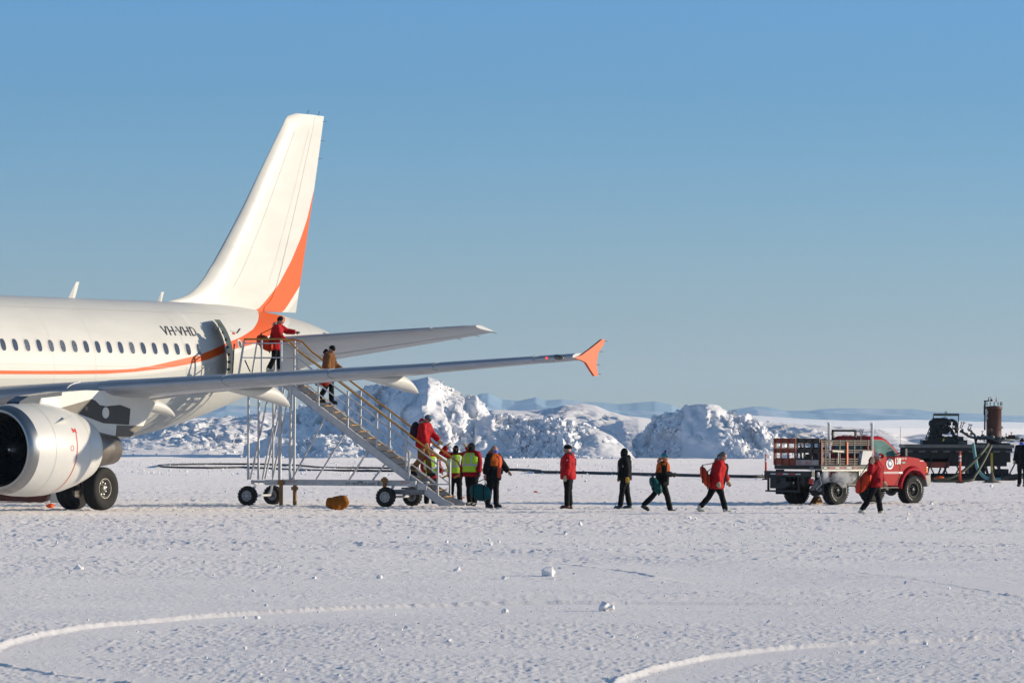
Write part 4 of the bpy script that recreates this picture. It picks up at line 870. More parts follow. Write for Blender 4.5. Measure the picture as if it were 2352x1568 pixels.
# chassis, running gear
m = MB(); m.box((-.95, .45, .55), (3.9, .55, .70)); m.box((-.95, 1.29, .55), (3.9, 1.39, .70)); m.box((-.9, .55, .56), (-.8, 1.29, .68)); m.box((1.5, .3, .52), (3.0, 1.5, .62)); m.box((1.7, .2, .42), (2.5, .32, .48)); tb('chassis', m, TBLK)
for x in (0, WB):
    m = MB(); m.tube([(x, .2, .41), (x, 1.64, .41)], .06, n=10); m.ell((x, .92, .40), (.17, .20, .17), n=14, k=10); m.tube([(x-.1, .5, .45), (x-.5, .5, .62)], .03, n=6); tb('axle', m, TBLK)
for x, y, sd_ in ((0, .13, -1), (WB, .13, -1), (0, 1.70, 1), (WB, 1.70, 1)):
    wheel(tk, (x, y, .425), .425, .33, .215, 'truck', lugs=34, rimmat=TBLK, side=sd_, white_text=True)
m = MB(); m.beam((1.62, -.02, .50), (2.55, -.02, .50), .14, .03); m.beam((1.9, .02, .5), (1.9, .45, .6), .04, .04); m.beam((2.4, .02, .5), (2.4, .45, .6), .04, .04); tb('side_step', m, TBLK)
# flat bed
m = MB(); m.box((-.78, -.04, 1.05), (1.44, 1.88, 1.17)); tb('flatbed', m, TBLK)
m = MB(); m.box((-.76, -.055, 1.00), (1.44, -.042, 1.052)); tb('bed_rail', m, DIAM)
for i, (x0, x1) in enumerate(((-.68, -.55), (-.45, -.20), (-.18, .0), (.02, .22), (.30, .52), (.60, .78))):
    m = MB(); m.box((x0, -.052, 1.085), (x1, -.041, 1.115)); tb('reflector', m, REFW if i % 2 == 0 else REFR)
m = MB(); m.box((-.02, .0, .62), (.84, .03, 1.0)); m.box((.40, .0, .56), (.86, .42, 1.045)); tb('side_locker', m, TBLK)
m = MB(); m.box((.865, -.03, .56), (1.42, .42, 1.045), ch=.012); lk = tb('toolbox', m, DIAM); m = MB(); m.box((.93, -.036, .62), (1.36, -.029, .99)); m.build('toolbox_door', DIAM, lk)
# stake racks: posts and slats
def slat(par, a, b, w_=.02, h_=.055, mt_=RUST): m = MB(); m.beam(a, b, w_, h_); m.build('rail', mt_, par)
def rack(p, q, z0, z1, mt_, posts, levels, nm, wide=.055):
    r_ = empty(nm, (0, 0, 0)); r_.parent = tk; p, q = Vector(p), Vector(q)
    for t in posts:
        c = p.lerp(q, t); m = MB(); m.beam((c.x, c.y, z0), (c.x, c.y, z1), .05, .04, up=(0, 1, 0)); m.build('stake', mt_, r_)
    for z in levels: slat(r_, (p.x, p.y, z), (q.x, q.y, z), .02, wide, mt_)
    return r_
side_lv = [1.22, 1.29, 1.36, 1.56, 1.62, 1.78, 1.84, 1.90]
rk = rack((-.76, .0, 0), (1.44, .0, 0), 1.17, 1.93, RUST, [.005, .09, .37, .50, .66, .93, .995], side_lv, 'stake_rack', .035)
m = MB(); m.beam((.36, -.035, 1.19), (.36, -.035, 1.86), .06, .012, up=(0, 1, 0)); m.build('orange_stake', ORNG, rk); m = MB(); m.beam((-.75, -.035, 1.19), (-.75, -.035, 1.86), .05, .012, up=(0, 1, 0)); m.build('orange_stake', RACKO, rk)
rack((-.76, 1.85, 0), (1.44, 1.85, 0), 1.17, 1.95, RUST, [.005, .25, .5, .75, .995], [1.24, 1.34, 1.56, 1.66, 1.84, 1.92], 'stake_rack', .07)
# rear gates
def gate(y0, y1, mt_, nm):
    g_ = empty(nm, (0, 0, 0)); g_.parent = tk
    for z, h_ in ((1.27, .19), (1.60, .13), (1.90, .14)): m = MB(); m.box((-.80, y0, z-h_/2), (-.775, y1, z+h_/2)); m.build('board', mt_, g_)
    for y in np.linspace(y0+.03, y1-.03, 4): m = MB(); m.box((-.825, y-.03, 1.175), (-.803, y+.03, 1.975)); m.build('stake', mt_, g_)
gate(.97, 1.88, RACKO, 'orange_gate'); gate(.0, .94, RUST, 'dark_gate')
m = MB(); m.box((-.845, .02, 1.18), (-.828, .93, 1.33)); sb = tb('sign_board', m, mat('dirty white board', (.50, .46, .44), .6, noise=(5, .4)))
m = MB(); m.text('ICE     AGE', .13, lambda x, y, z: (-.849, .86-x*.93, 1.205+y)); m.build('lettering', RED, sb)
m = MB(); m.box((1.40, .3, 1.17), (1.44, 1.55, 1.95)); 
hb = MB(); hb.beam((1.42, .62, 1.9), (1.42, .62, 2.20), .06, .06, up=(0, 1, 0)); hb.beam((1.42, 1.55, 1.9), (1.42, 1.55, 2.20), .06, .06, up=(0, 1, 0)); hb.beam((1.42, .59, 2.20), (1.42, 1.58, 2.20), .06, .06); tb('headache_rack', hb, BLACK)
m = MB(); m.box((1.39, .10, 1.17), (1.41, 1.80, 1.30)); m.box((1.39, .10, 1.86), (1.41, 1.80, 1.93)); tb('front_rack', m, RUST)
for x, y in ((-.33, .07), (1.47, -.0)):
    m = MB(); m.tube([(x, y, 1.2), (x, y, 2.36), (x, y, 2.37), (x, y, 2.43)], [.042, .042, .052, .052], n=14); pp = tb('pipe_post', m, WPVC); m = MB(); m.tube([(x, y, 2.43), (x-.06, y, 2.46), (x-.1, y, 2.43)], .004, n=4); m.build('wire', BLACK, pp)
# loads on the bed
def load(nm, m, mt_, label, cat): o = m.build(nm, mt_); o.location = tk.location; o.rotation_euler = tk.rotation_euler; return tag(o, label, cat)
m = MB(); m.tube([(1.10, .16, 1.20), (1.10, .12, 1.62), (1.02, .04, 2.14)], .014, n=7); m.tube([(1.02, .04, 2.14), (.96, .04, 2.20), (1.0, .04, 2.25), (1.05, .04, 2.25), (1.06, .04, 2.19), (1.02, .04, 2.14)], .012, n=6); m.loft([[(1.02, .16, 1.18), (1.2, .16, 1.18), (1.2, .18, 1.18), (1.02, .18, 1.18)], [(1.03, .15, 1.46), (1.19, .15, 1.46), (1.19, .17, 1.46), (1.03, .17, 1.46)]])
load('shovel', m, mat('worn wood', (.30, .24, .17), .6), 'wooden D-handled shovel standing upright in the truck bed behind the cab', 'shovel')
m = MB(); m.loft([[(.90, -.03, 1.19), (1.30, -.03, 1.19), (1.30, .1, 1.19), (.90, .1, 1.19)], [(1.0, -.03, 1.60), (1.42, -.03, 1.60), (1.42, .1, 1.60), (1.0, .1, 1.60)]]); m.v = [(x, y-.04, z) for x, y, z in m.v]
load('plastic_bin', m, mat('pale grey plastic', (.50, .50, .50), .5, noise=(6, .15)), 'pale grey slanted bin hung on the truck rack beside the cab', 'bin')
m = MB(); m.beam((-.08, -.06, 1.22), (-.06, -.06, 1.58), .022, .022, up=(0, 1, 0)); m.beam((-.32, -.06, 1.60), (.16, -.06, 1.58), .02, .05)
load('squeegee', m, mat('pale wood', (.55, .52, .42), .6), 'pale T-shaped wooden pusher leaning against the truck side rack', 'tool')
m = MB(); m.box((-.55, .35, 1.17), (-.10, .95, 1.50), ch=.05); m.box((-.45, .5, 1.5), (-.2, .8, 1.60), ch=.03); m.box((.15, .9, 1.17), (.75, 1.6, 1.42), ch=.04)
load('equipment_case', m, mat('black plastic case', (.02, .02, .022), .5), 'black equipment cases lying inside the stake bed of the truck', 'equipment case')
# rear: bumper beam, hitch, lights, flaps
m = MB(); m.box((-1.15, -.0, .83), (-1.02, 1.95, 1.0)); m.box((-1.1, .35, .62), (-.8, .55, .84)); m.box((-1.1, 1.3, .62), (-.8, 1.5, .84)); m.box((-1.02, .3, .86), (-.78, 1.6, .98)); bb = tb('rear_bumper', m, TBLK, bev=.01)
for i, (y0, y1) in enumerate(((.45, .65), (.66, .95), (.96, 1.16), (1.17, 1.46), (1.47, 1.68))): m = MB(); m.box((-1.158, y0, .895), (-1.149, y1, .93)); m.build('reflector', REFW if i % 2 == 0 else REFR, bb)
m = MB(); m.box((-1.28, .78, .55), (-1.0, 1.05, .68)); m.box((-1.2, .5, .38), (-1.1, 1.85, .43)); m.beam((-1.12, .55, .43), (-1.12, .55, .84), .05, .05, up=(0, 1, 0)); m.beam((-1.12, 1.8, .43), (-1.12, 1.8, .84), .05, .05, up=(0, 1, 0)); m.box((-1.1, 1.1, .48), (-.95, 1.75, .8)); tb('tow_hitch', m, TBLK)
for y in (.02, 1.62): m = MB(); m.box((-.64, y, .30), (-.62, y+.34, 1.04)); tb('mud_flap', m, RUB)
m = MB(); m.box((-1.0, 1.7, .62), (-.93, 1.84, .78)); tb('tail_light', m, REFR); m = MB(); m.box((-1.0, .12, .62), (-.93, .26, .78)); tb('tail_light', m, REFR)
m = MB(); m.beam((-.80, .05, .98), (-.72, .0, .62), .025, .025, up=(0, 1, 0)); m.beam((-.72, .0, .62), (-.85, .1, .46), .02, .02); m.box((-.83, .04, .82), (-.80, .09, .98)); tb('step_rung', m, GALV)
m = MB(); m.tube([(-.25, .42, .50), (-.7, .40, .47), (-.84, .36, .46)], .035, n=10); tb('exhaust_pipe', m, TITAN)
m = MB(); m.prism([(-.2, .0), (.12, .0), (.12, .06), (-.05, .24)], 0, .26); ch = m.build('wheel_chock', OCH); ch.location = tk.matrix_world@Vector((0, 0, 0)) if False else (tk.location+Euler((0, 0, R(43))).to_matrix()@Vector((-.52+.9, 1.40, 0))); ch.rotation_euler = (0, 0, R(43+180)); ch.scale = (1, 1, 1)
tag(ch, 'orange wheel chock on the snow against the far rear wheel of the truck', 'wheel chock')
# exhaust steam
m = MB(); rs = random.Random(5)
tkM = Matrix.Translation(tk.location)@Euler((0, 0, R(43))).to_matrix().to_4x4()
for c, r_ in (((-.80, .28, .50), .10), ((-.75, .15, .62), .14), ((-.65, .0, .75), .17), ((-.5, -.1, .84), .22), ((-.3, -.2, .86), .24), ((-.1, -.28, .82), .25), ((.12, -.30, .80), .22), ((.30, -.32, .86), .15), ((-.6, -.05, .95), .14), ((-.1, -.3, .62), .15), ((-.85, .3, 1.05), .12), ((-.70, .1, .45), .10)):
    m.ell(tkM@Vector(c), (r_, r_, r_*.85), n=14, k=10)
stm = m.build('steam', SNOW)
stm = remesh(stm, .05, 4); tag(stm, kind='stuff')
vm = bpy.data.materials.new('steam'); vm.use_nodes = True; n = vm.node_tree; n.nodes.clear(); o_ = n.nodes.new('ShaderNodeOutputMaterial'); pv = n.nodes.new('ShaderNodeVolumePrincipled'); pv.inputs['Color'].default_value = (.93, .93, .95, 1)
t = n.nodes.new('ShaderNodeTexCoord'); x = n.nodes.new('ShaderNodeTexNoise'); x.inputs['Scale'].default_value = 4.5; x.inputs['Detail'].default_value = 4; mr = n.nodes.new('ShaderNodeMapRange'); mr.inputs[1].default_value = .44; mr.inputs[2].default_value = .68; mr.inputs[3].default_value = 0; mr.inputs[4].default_value = 9.0
n.links.new(t.outputs['Object'], x.inputs['Vector']); n.links.new(x.outputs[0], mr.inputs[0]); n.links.new(mr.outputs[0], pv.inputs['Density']); n.links.new(pv.outputs[0], o_.inputs['Volume']); stm.data.materials.clear(); stm.data.materials.append(vm)

# ================================================================ pump skid on its sledge
PX = lambda zx: (zx-228)*.00344-2.36; PZ = lambda zy: 1.56-(zy-742)*.00344     # local to the sledge centre
sk = tag(empty('pump_sledge', (19.33, 205.0, 0), 0), 'long steel sledge with a pale deck edge, carrying the dark pump machinery behind the truck', 'sledge')
GDECK = mat('weathered deck edge', (.17, .155, .135), .6, noise=(4, .25)); DRAB = mat('drab dark steel', (.010, .010, .009), .6, noise=(5, .4)); RTANK = mat('rust red tank paint', (.10, .038, .026), .5, noise=(2, .2)); GREENISH = mat('olive steel', (.10, .11, .075), .55, noise=(7, .3)); TEAL = mat('faded teal hose', (.16, .33, .30), .6)
m = MB(); m.box((-2.36, 0, 1.42), (2.38, 3.0, 1.56)); sk_d = m.build('deck', GDECK, sk)
m = MB(); m.box((-2.3, .05, 1.26), (2.3, .25, 1.415)); m.box((-2.3, 2.7, 1.26), (2.3, 2.9, 1.415)); m.box((-2.2, .3, .80), (2.25, 2.6, 1.25)); m.build('underframe', DRAB, sk)
for x in np.linspace(-2.1, 2.2, 9): m = MB(); m.box((x-.18, .02, 1.22), (x+.10, .3, 1.30)); m.build('stake_pocket', BROWN, sk)
for y in (.15, 2.6):
    m = MB(); m.tube([(-2.6, y, .55), (-2.2, y, .28), (-1.6, y, .12), (2.4, y, .10), (2.8, y, .2)], .09, n=8); m.build('runner', DRAB, sk)
    for x, x2 in ((-1.4, -1.1), (-.7, -.3), (.3, .3), (1.3, 1.0), (1.9, 1.5)): m = MB(); m.beam((x, y, .15), (x2, y, 1.27), .07, .07, up=(0, 1, 0)); m.build('strut', DRAB, sk)
m = MB(); m.box((-1.55, .3, .55), (-.4, 1.2, .95)); m.build('storage_box', RACKO, sk)
m = MB(); m.box((-1.5, .5, .10), (2.3, .7, .22)); m.box((-1.1, 1.3, .12), (2.4, 1.5, .30)); m.box((.5, .8, .2), (1.2, 2.0, .66)); m.box((1.6, .6, .15), (2.2, 1.9, .5))
for k in range(12): a_ = -1.0+.29*k; m.beam((a_, .6, .2), (a_+(.35 if k % 2 else -.3), .7, .85), .05, .05)
m.build('lower_frame', DRAB, sk)
m = MB(); m.box((-.6, .4, .62), (2.1, 2.2, .80)); m.build('belly_tray', DRAB, sk)
def onsk(nm, label, cat, x=0): o = empty(nm, sk.location, 0); return tag(o, label, cat)
en = onsk('engine_pump', 'black diesel pump engine under a lifting frame, on the left half of the sledge', 'pump engine')
def E(a, b): return (PX(a), PZ(b))
m = MB(); m.box((PX(470), .5, 1.565), (PX(1030), 1.9, 1.75)); m.build('skid_base', DRAB, en); m = MB(); m.box((PX(540), .6, 1.75), (PX(985), 1.8, 1.90)); m.build('mount', DRAB, en)
m = MB(); m.box((PX(600), .7, 2.0), (PX(800), 1.5, 2.62), ch=.08); m.ell((PX(600), 1.0, PZ(480)), (.16, .3, .17)); m.ell((PX(735), 1.0, PZ(445)), (.30, .3, .14), n=20); m.box((PX(635), .8, 2.45), (PX(735), 1.3, 2.71)); m.ell((PX(620), .9, PZ(560)), (.2, .25, .25)); m.box((PX(560), .7, 1.88), (PX(720), 1.5, 2.1), ch=.05)
rs = random.Random(3)
for _ in range(40):
    a, b, r_ = rs.uniform(590, 900), rs.uniform(430, 680), rs.uniform(.03, .10); m.ell((PX(a), rs.uniform(.55, .9), PZ(b)), (r_*rs.uniform(.7, 1.6), .08, r_), n=8, k=6)
m.build('engine_block', DRAB, en)
m = MB(); m.tube([E(800, 450)[:1]+(.8,)+E(800, 450)[1:], (PX(850), .8, PZ(440)), (PX(890), .8, PZ(460)), (PX(905), .8, PZ(520)), (PX(900), .8, PZ(600))], .075, n=10); m.tube([(PX(790), .6, PZ(520)), (PX(830), .6, PZ(560)), (PX(870), .6, PZ(640)), (PX(920), .6, PZ(670))], .07, n=10); m.build('intake_pipe', DRAB, en)
m = MB(); m.ell((PX(760), 1.0, PZ(405)), (.10, .15, .05), n=10, k=6, jit=.1); m.build('snow_cap', SNOW, en)
m = MB(); m.beam((PX(612), .9, PZ(368)), (PX(935), .9, PZ(368)), .08, .11); m.lathe([(-.02, .055), (.02, .055), (.02, .03), (-.02, .03), (-.02, .055)], c=(PX(770), .9, PZ(338)), ax='y', n=16)
m.beam((PX(617), .9, PZ(360)), (PX(605), .9, PZ(440)), .035, .035, up=(0, 1, 0)); m.beam((PX(605), .9, PZ(440)), (PX(508), .9, PZ(680)), .04, .04, up=(0, 1, 0)); m.beam((PX(932), .9, PZ(360)), (PX(910), .9, PZ(690)), .04, .04, up=(0, 1, 0)); m.build('lifting_frame', GREENISH, en)
m = MB(); m.box((PX(915), .45, PZ(745)+.02), (PX(1025), .6, PZ(700))); m.build('toolbox', GREENISH, en)
m = MB(); m.add([(PX(715), .45, PZ(700)), (PX(735), .45, PZ(700)), (PX(742), .45, PZ(668)), (PX(725), .45, PZ(668))], [(0, 1, 2, 3)]); m.build('yellow_tag', mat('yellow tag', (.60, .55, .03), .6), en)
pm = onsk('pipe_manifold', 'tangle of grey pipes, valves and handwheels across the right half of the sledge', 'pipe manifold')
def P3(a, b, y=.8): return (PX(a), y, PZ(b))
PG = mat('grey pipe', (.13, .14, .14), .5, metal=.3, noise=(6, .3)); BRASS = mat('brass fitting', (.30, .20, .06), .45, metal=.5)
m = MB(); m.tube([P3(945, 570), P3(1000, 600), P3(1060, 640), P3(1150, 665), P3(1400, 665), P3(1640, 690)], .055, n=10); m.tube([P3(1090, 590), P3(1130, 620), P3(1150, 740)], .05, n=10); m.tube([P3(1200, 665, .6), P3(1260, 640, .6), P3(1400, 700, .6), P3(1600, 680, .6)], .045, n=8)
for a, b, r_ in ((1170, 655, .09), (1230, 640, .10), (1290, 655, .10), (1350, 650, .11), (1420, 700, .09), (1440, 670, .09), (1500, 670, .08), (1060, 560, .06), (1085, 575, .06), (975, 560, .06)): m.ell(P3(a, b, .7), (r_, .12, r_), n=12, k=8)
for a in (1160, 1200, 1250, 1330, 1380, 1410, 1445, 1480): m.lathe([(-.015, .11), (.015, .11)], c=P3(a, 668), ax='x', n=14, cap=True)
m.build('pipework', PG, pm)
for a, b, a2, b2 in ((945, 540, 968, 465), (960, 545, 1000, 465), (1040, 560, 1065, 492), (1075, 560, 1088, 492), (1225, 620, 1228, 575), (1590, 650, 1594, 590), (1440, 560, 1480, 525), (850, 560, 855, 515)):
    m = MB(); m.tube([P3(a, b), P3(a2, b2)], .018, n=6); q0, q1 = Vector(P3(a, b)), Vector(P3(a2, b2)); d = (q1-q0).normalized(); m.tube([q1-d*.012, q1+d*.012], .065, n=14); m.build('valve_handwheel', RACKO if a != 1225 else PG, pm)
m = MB(); m.ell(P3(1030, 610), (.07, .1, .06)); m.ell(P3(1085, 610), (.06, .1, .05)); m.build('brass_coupling', BRASS, pm)
m = MB(); m.tube([P3(1310, 565, .55), P3(1345, 565, .55)], [.06, .09], n=12); m.ell(P3(1320, 562, .55), (.09, .1, .10)); m.build('red_valve_body', RTANK, pm)
m = MB(); m.box((PX(1150), .4, 1.565), (PX(1570), 1.6, 1.63)); m.build('manifold_base', DRAB, pm)
m = MB(); m.tube([P3(1530, 600, .9), P3(1530, 660, .9)], .02, n=6); m.tube([P3(1520, 655, .9), P3(1700, 660, .9)], .06, n=10); m.box((PX(1560), .8, PZ(650)), (PX(1640), 1.0, PZ(620))); m.build('discharge_pipe', DRAB, pm)
tn = onsk('filter_tank', 'tall rust red filter vessel standing on the right of the sledge', 'tank')
m = MB(); m.lathe([(1.565, .32), (1.9, .33), (3.1, .33), (3.1, .37), (3.2, .37), (3.22, .30), (3.25, .02)], c=(PX(1385), 1.2, 0), ax='z', n=36, cap=True); m.build('vessel', RTANK, tn)
m = MB(); m.tube([P3(1265, 190, .95), P3(1262, 560, .95)], .035, n=8); m.tube([P3(1255, 240, .9), P3(1252, 370, .9)], .025, n=8); m.beam(P3(1250, 195, .95), P3(1320, 190, .95), .05, .05); m.build('standpipe', DRAB, tn)
m = MB(); m.tube([P3(1305, 190), P3(1305, 150), P3(1335, 145), P3(1338, 180)], .018, n=8); m.ell(P3(1340, 185), (.06, .06, .05)); m.build('vent_pipe', DRAB, tn)
m = MB(); m.tube([P3(1400, 205), P3(1402, 180), P3(1402, 140)], [.03, .028, .004], n=8); m.build('red_cone_valve', REFR, tn)
for a in (1290, 1330, 1380, 1430, 1460, 1478): m = MB(); m.tube([P3(a, 250, .95+.0), P3(a, 205, .95)], .02, n=6); m.build('flange_bolt', DRAB, tn)
m = MB(); m.tube([P3(1350, 290, .92), P3(1350, 390, .92)], .025, n=6); m.build('yellow_tag', mat('yellow strap', (.50, .45, .12), .6), tn); m = MB(); m.tube([P3(1360, 395, .92), P3(1372, 440, .92), P3(1375, 600, .92)], .008, n=5); m.build('rope', WPVC, tn)
for b in (325, 352, 405): m = MB(); m.box((PX(1278), .90, PZ(b+12)), (PX(1303), .915, PZ(b-12))); m.build('label_plate', mat('label plate %d' % b, (.30, .33, .38), .5), tn)
def item(nm, m, mt_, label, cat, group=None): return tag(m.build(nm, mt_), label, cat, group)
# bollards, post, hoses, drum
def delineator(U, V, D, hgt, label):
    o = tag(empty('traffic_post', (PT(U, V, D).x, D, 0), 0), label, 'traffic post', 'orange traffic posts with white bands')
    m = MB(); m.tube([(0, 0, .03), (0, 0, hgt-.10), (0, 0, hgt-.07), (0, 0, hgt-.05)], [.05, .045, .02, .02], n=12); m.ell((0, 0, hgt-.03), (.045, .045, .04), n=10, k=6); m.build('tube', mat('orange plastic', (.68, .06, .02), .45), o)
    for z in (hgt*.70, hgt*.82): m = MB(); m.tube([(0, 0, z), (0, 0, z+.08)], .052, n=12); m.build('reflective_band', WPVC, o)
    m = MB(); m.lathe([(0, .17), (.05, .15), (.06, .06)], ax='z', n=16, cap=True); m.build('base', RUB, o)
delineator(1759, 1098, 206, 1.10, 'orange traffic post left of the truck bumper'); delineator(2205, 1100, 196, 1.30, 'orange traffic post in front of the pump sledge, right of the truck hood')
px_ = PT(2278, 1100, 198).x
yp = tag(empty('stand_post', (px_, 198, 0)), 'yellow post on a splayed snowy foot in front of the sledge', 'post')
m = MB(); m.beam((0, 0, .2), (0, 0, 1.25), .09, .09, up=(0, 1, 0)); m.build('post', mat('yellow post paint', (.50, .36, .03), .5, noise=(6, .3)), yp); m = MB(); m.lathe([(0, .42), (.05, .32), (.15, .14), (.42, .06)], ax='z', n=16, cap=True); m.build('foot', mat('snowy brown foot', (.20, .16, .12), .7, noise=(5, .5)), yp)
HOSE = mat('black rubber hose', (.016, .015, .015), .6); HOSEG = mat('olive hose', (.06, .06, .03), .6)
def hose(pts, r, mt_, label): m = MB(); m.tube(smooth_pl([tuple(p) for p in pts], 8), r, n=10); return item('hose', m, mt_, label, 'hose')
def gh(px, r): return [Vector((G(u, v).x, G(u, v).y, r*.8+.03)) for u, v in px]
z6 = lambda x, y: ((450+x/1.8816)*.57422, (1450+y/1.8816)*.57422)
loop = [z6(2230, 806), z6(1900, 800), z6(1600, 799), z6(1400, 782), z6(1200, 774), z6(1000, 771), z6(700, 771), z6(480, 775), z6(360, 781), z6(355, 787), z6(420, 795), z6(700, 800), z6(1000, 797), z6(1200, 806), z6(1500, 819), z6(1800, 822), z6(2230, 826)]
z9 = lambda x, y: ((2150+x/2.767)*.57422, (1700+y/2.767)*.57422)
hose(gh(loop, .05), .05, HOSE, 'thick black hose lying in a long loop on the snow behind the boarding stairs')
hose(gh([(1010, 1084), (1100, 1083), (1180, 1082), (1240, 1085), z9(0, 536), z9(500, 545), z9(1000, 557), z9(1800, 577), z9(2352, 588), (1770, 1098), (1850, 1100)], .07), .07, HOSE, 'thick black fuel hose crossing the snow behind the row of people')
hose([(px_-.1, 198.5, 1.62), (px_-.5, 198.0, 1.15), (px_-1.3, 197.5, .45), (px_-2.2, 197.2, .12), (px_-4.0, 197, .09), (px_-6.5, 197, .09)], .06, HOSEG, 'olive hose drooping from the pipe manifold to the snow, the upper of two')
hose([(px_+.0, 198.2, 1.55), (px_-.35, 197.6, .95), (px_-.8, 197, .30), (px_-1.1, 196.6, .10), (px_-2.6, 196.4, .08)], .055, HOSEG, 'olive hose drooping steeply beside the yellow post')
hose([(19.9, 204.6, 1.6), (19.95, 204.2, 1.0), (20.05, 203.8, .45), (20.4, 203.4, .12), (21.0, 203, .1)], .07, TEAL, 'faded teal hose hanging down behind the sledge deck')
hose([(20.9, 202.5, .10), (21.2, 202.2, .22), (21.8, 202, .30), (22.6, 202, .14)], .06, HOSE, 'short black hose curled on the snow under the right end of the sledge')
m = MB(); m.lathe([(-.06, .10), (-.07, .28), (-.05, .32), (.05, .32), (.06, .28), (.06, .10)], c=(21.72, 201.5, 1.1), ax='y', n=24)
item('cable_reel', m, mat('pale reel', (.30, .29, .27), .6, noise=(4, .5)), 'pale round reel hung on the right end of the sledge', 'reel')
m = MB(); m.ell((18.1, 200.8, .12), (.22, .15, .12), jit=.15); item('tarp_heap', m, ORNG, 'small crumpled orange bag on the snow under the left of the sledge', 'bag')
# things lying on the snow
def blob(nm, U, V, w_, h_, d_, mt_, label, cat, seed, group=None, vox=.02, wr=(.03, .08), dz=0):
    g = G(U, V); rs = random.Random(seed); m = MB()
    for i in range(7): m.ell((rs.uniform(-.28, .28)*w_, rs.uniform(-.2, .2)*d_, h_*rs.uniform(.3, .6)), (w_*rs.uniform(.18, .32), d_*rs.uniform(.25, .4), h_*rs.uniform(.3, .42)), n=14, k=8, rot=(0, rs.uniform(-.5, .5), rs.uniform(0, 3)))
    m.ell((0, 0, h_*.38), (w_*.47, d_*.45, h_*.42), n=20, k=12, jit=.03); o = m.build(nm, mt_); o = remesh(o, vox, 2, wr)
    o.location = (g.x, g.y+d_*.3, dz); return tag(o, label, cat, group)
CAN = mat('orange canvas', (.32, .105, .010), .75, noise=(7, .3), bump=(12, .5, .02))
blob('duffel_bag', 775, 1170, .66, .46, .40, CAN, 'crumpled ochre duffel bag lying alone on the snow in front of the stairs', 'duffel bag', 4, vox=.018, wr=(.10, .16))
blob('marker_bag', 115, 1166, .21, .13, .2, mat('bright orange cloth', (.80, .10, .02), .6), 'small bright orange bundle on the snow under the jet engine', 'bundle', 5, vox=.012)
for u, v, lb in ((1064, 1145, 'tiny orange flag on the snow between the stairs foot and the vests'), (1231, 1131, 'tiny orange flag on the snow right of the orange and black jacket')):
    blob('snow_flag', u, v, .18, .07, .1, mat('flag orange', (.80, .10, .02), .6), lb, 'marker flag', int(u), vox=.012)
# red cart behind the jet engine
cg = G(52, 1156); ct = tag(empty('cargo_sled', (cg.x, cg.y+.5, 0), R(-6)), 'low dark red sled with a white end block, half hidden behind the jet engine', 'sled')
m = MB(); m.prism([(-1.2, .06), (.50, .04), (.62, .10), (.70, .24), (.72, .50), (-1.2, .52)], 0, .9); o = m.build('tub', mat('dark red sled', (.13, .018, .012), .4, noise=(5, .3)), ct)
m = MB(); m.prism([(.74, .0), (1.02, .05), (1.10, .42), (.80, .5)], .1, .7); m.build('end_block', WHITE, ct); m = MB(); m.prism([(1.05, .0), (1.35, .0), (1.28, .12)], .2, .5); m.build('wedge', BLACK, ct)
# snow chunks on the runway
for i, (u, v, w_, lb) in enumerate(((180, 1309, .19, 'grey white snow chunk far left on the runway, leftmost of the row'), (318/2.0+4, 1316, .09, 'tiny snow crumb just below and left of the leftmost chunk'), (637, 1305, .13, 'snow chunk below the ochre duffel bag, left of centre'), (872, 1327, .12, 'snow chunk below the front wheel of the stairs'), (1050, 1312, .15, 'small snow chunk below the people in vests'), (1160, 1329, .14, 'flat snow chunk left of the largest chunk'), (1259, 1322, .27, 'largest pronged snow chunk near the middle of the runway'), (1390, 1403, .24, 'low flat snow chunk at the right end of the curved rut'), (1160, 1406, .13, 'snow chunk just inside the long curved rut'), (592, 1420, .10, 'small snow chunk inside the rut on the left'), (1523, 1339, .08, 'small snow chunk right of the dark rut line'), (1450, 1590, .10, ''), (1980, 1500, .09, 'small snow chunk below the right-hand rut'), (1475, 1131, .14, 'distant snow chunk between the black-clad person and the person with a pompom hat'))):
    if not lb: continue
    rs = np.random.RandomState(i+3); vs = []; fs = []; rubble(vs, fs, [(0, 0, w_*.22), (w_*.25, .02, w_*.2), (-w_*.2, 0, w_*.15)], [w_*.34, w_*.24, w_*.26], rs)
    m = MB(); m.v = vs; m.f = fs; m.n = len(vs); m.m = [0]*len(fs); m.s = [False]*len(fs); o = m.build('snow_chunk', SNOW, loc=G(u, v)); remesh(o, max(w_*.05, .008), 1); o.location = G(u, v)+Vector((0, 0, -.005)); tag(o, lb, 'snow chunk', 'snow chunks on the runway')
# loose crumbs of snow, past counting
vs = []; fs = []; rs = np.random.RandomState(77); p = []; s_ = []
for _ in range(5000):
    D = 43*math.exp(rs.uniform(0, math.log(330/43))); x_ = D*rs.uniform(-.125, .125)
    p.append((x_, D, .0)); s_.append(min(.035, .005+.004*rs.pareto(2.6))*(1 if D < 90 else 1.8))
for _ in range(1300):
    D = rs.uniform(215, 300); x_ = D*rs.uniform(-.10, .03); p.append((x_, D, .02)); s_.append(.02+.04*rs.rand())
gz = ground_z(np.array([q[0] for q in p]), np.array([q[1] for q in p])); p = [(a, b, z+s*.3) for (a, b, _), z, s in zip(p, gz, s_)]
rubble(vs, fs, p, s_, rs); m = MB(); m.v = vs; m.f = fs; m.n = len(vs); m.m = [0]*len(fs); m.s = [False]*len(fs); tag(m.build('snow_crumbs', SNOW, fix=False), kind='stuff')
m = MB(); q = PT(2352/2+0, 990, 300); m.tube([(0, 0, 0), (.02, 0, .9), (.12, .0, 1.25)], .03, n=6); fo = m.build('marker_pole', DARK, loc=(PT(1979, 1010, 340).x, 340, .9)); tag(fo, 'small dark marker pole on the snow ridge beyond the truck bed', 'marker pole')
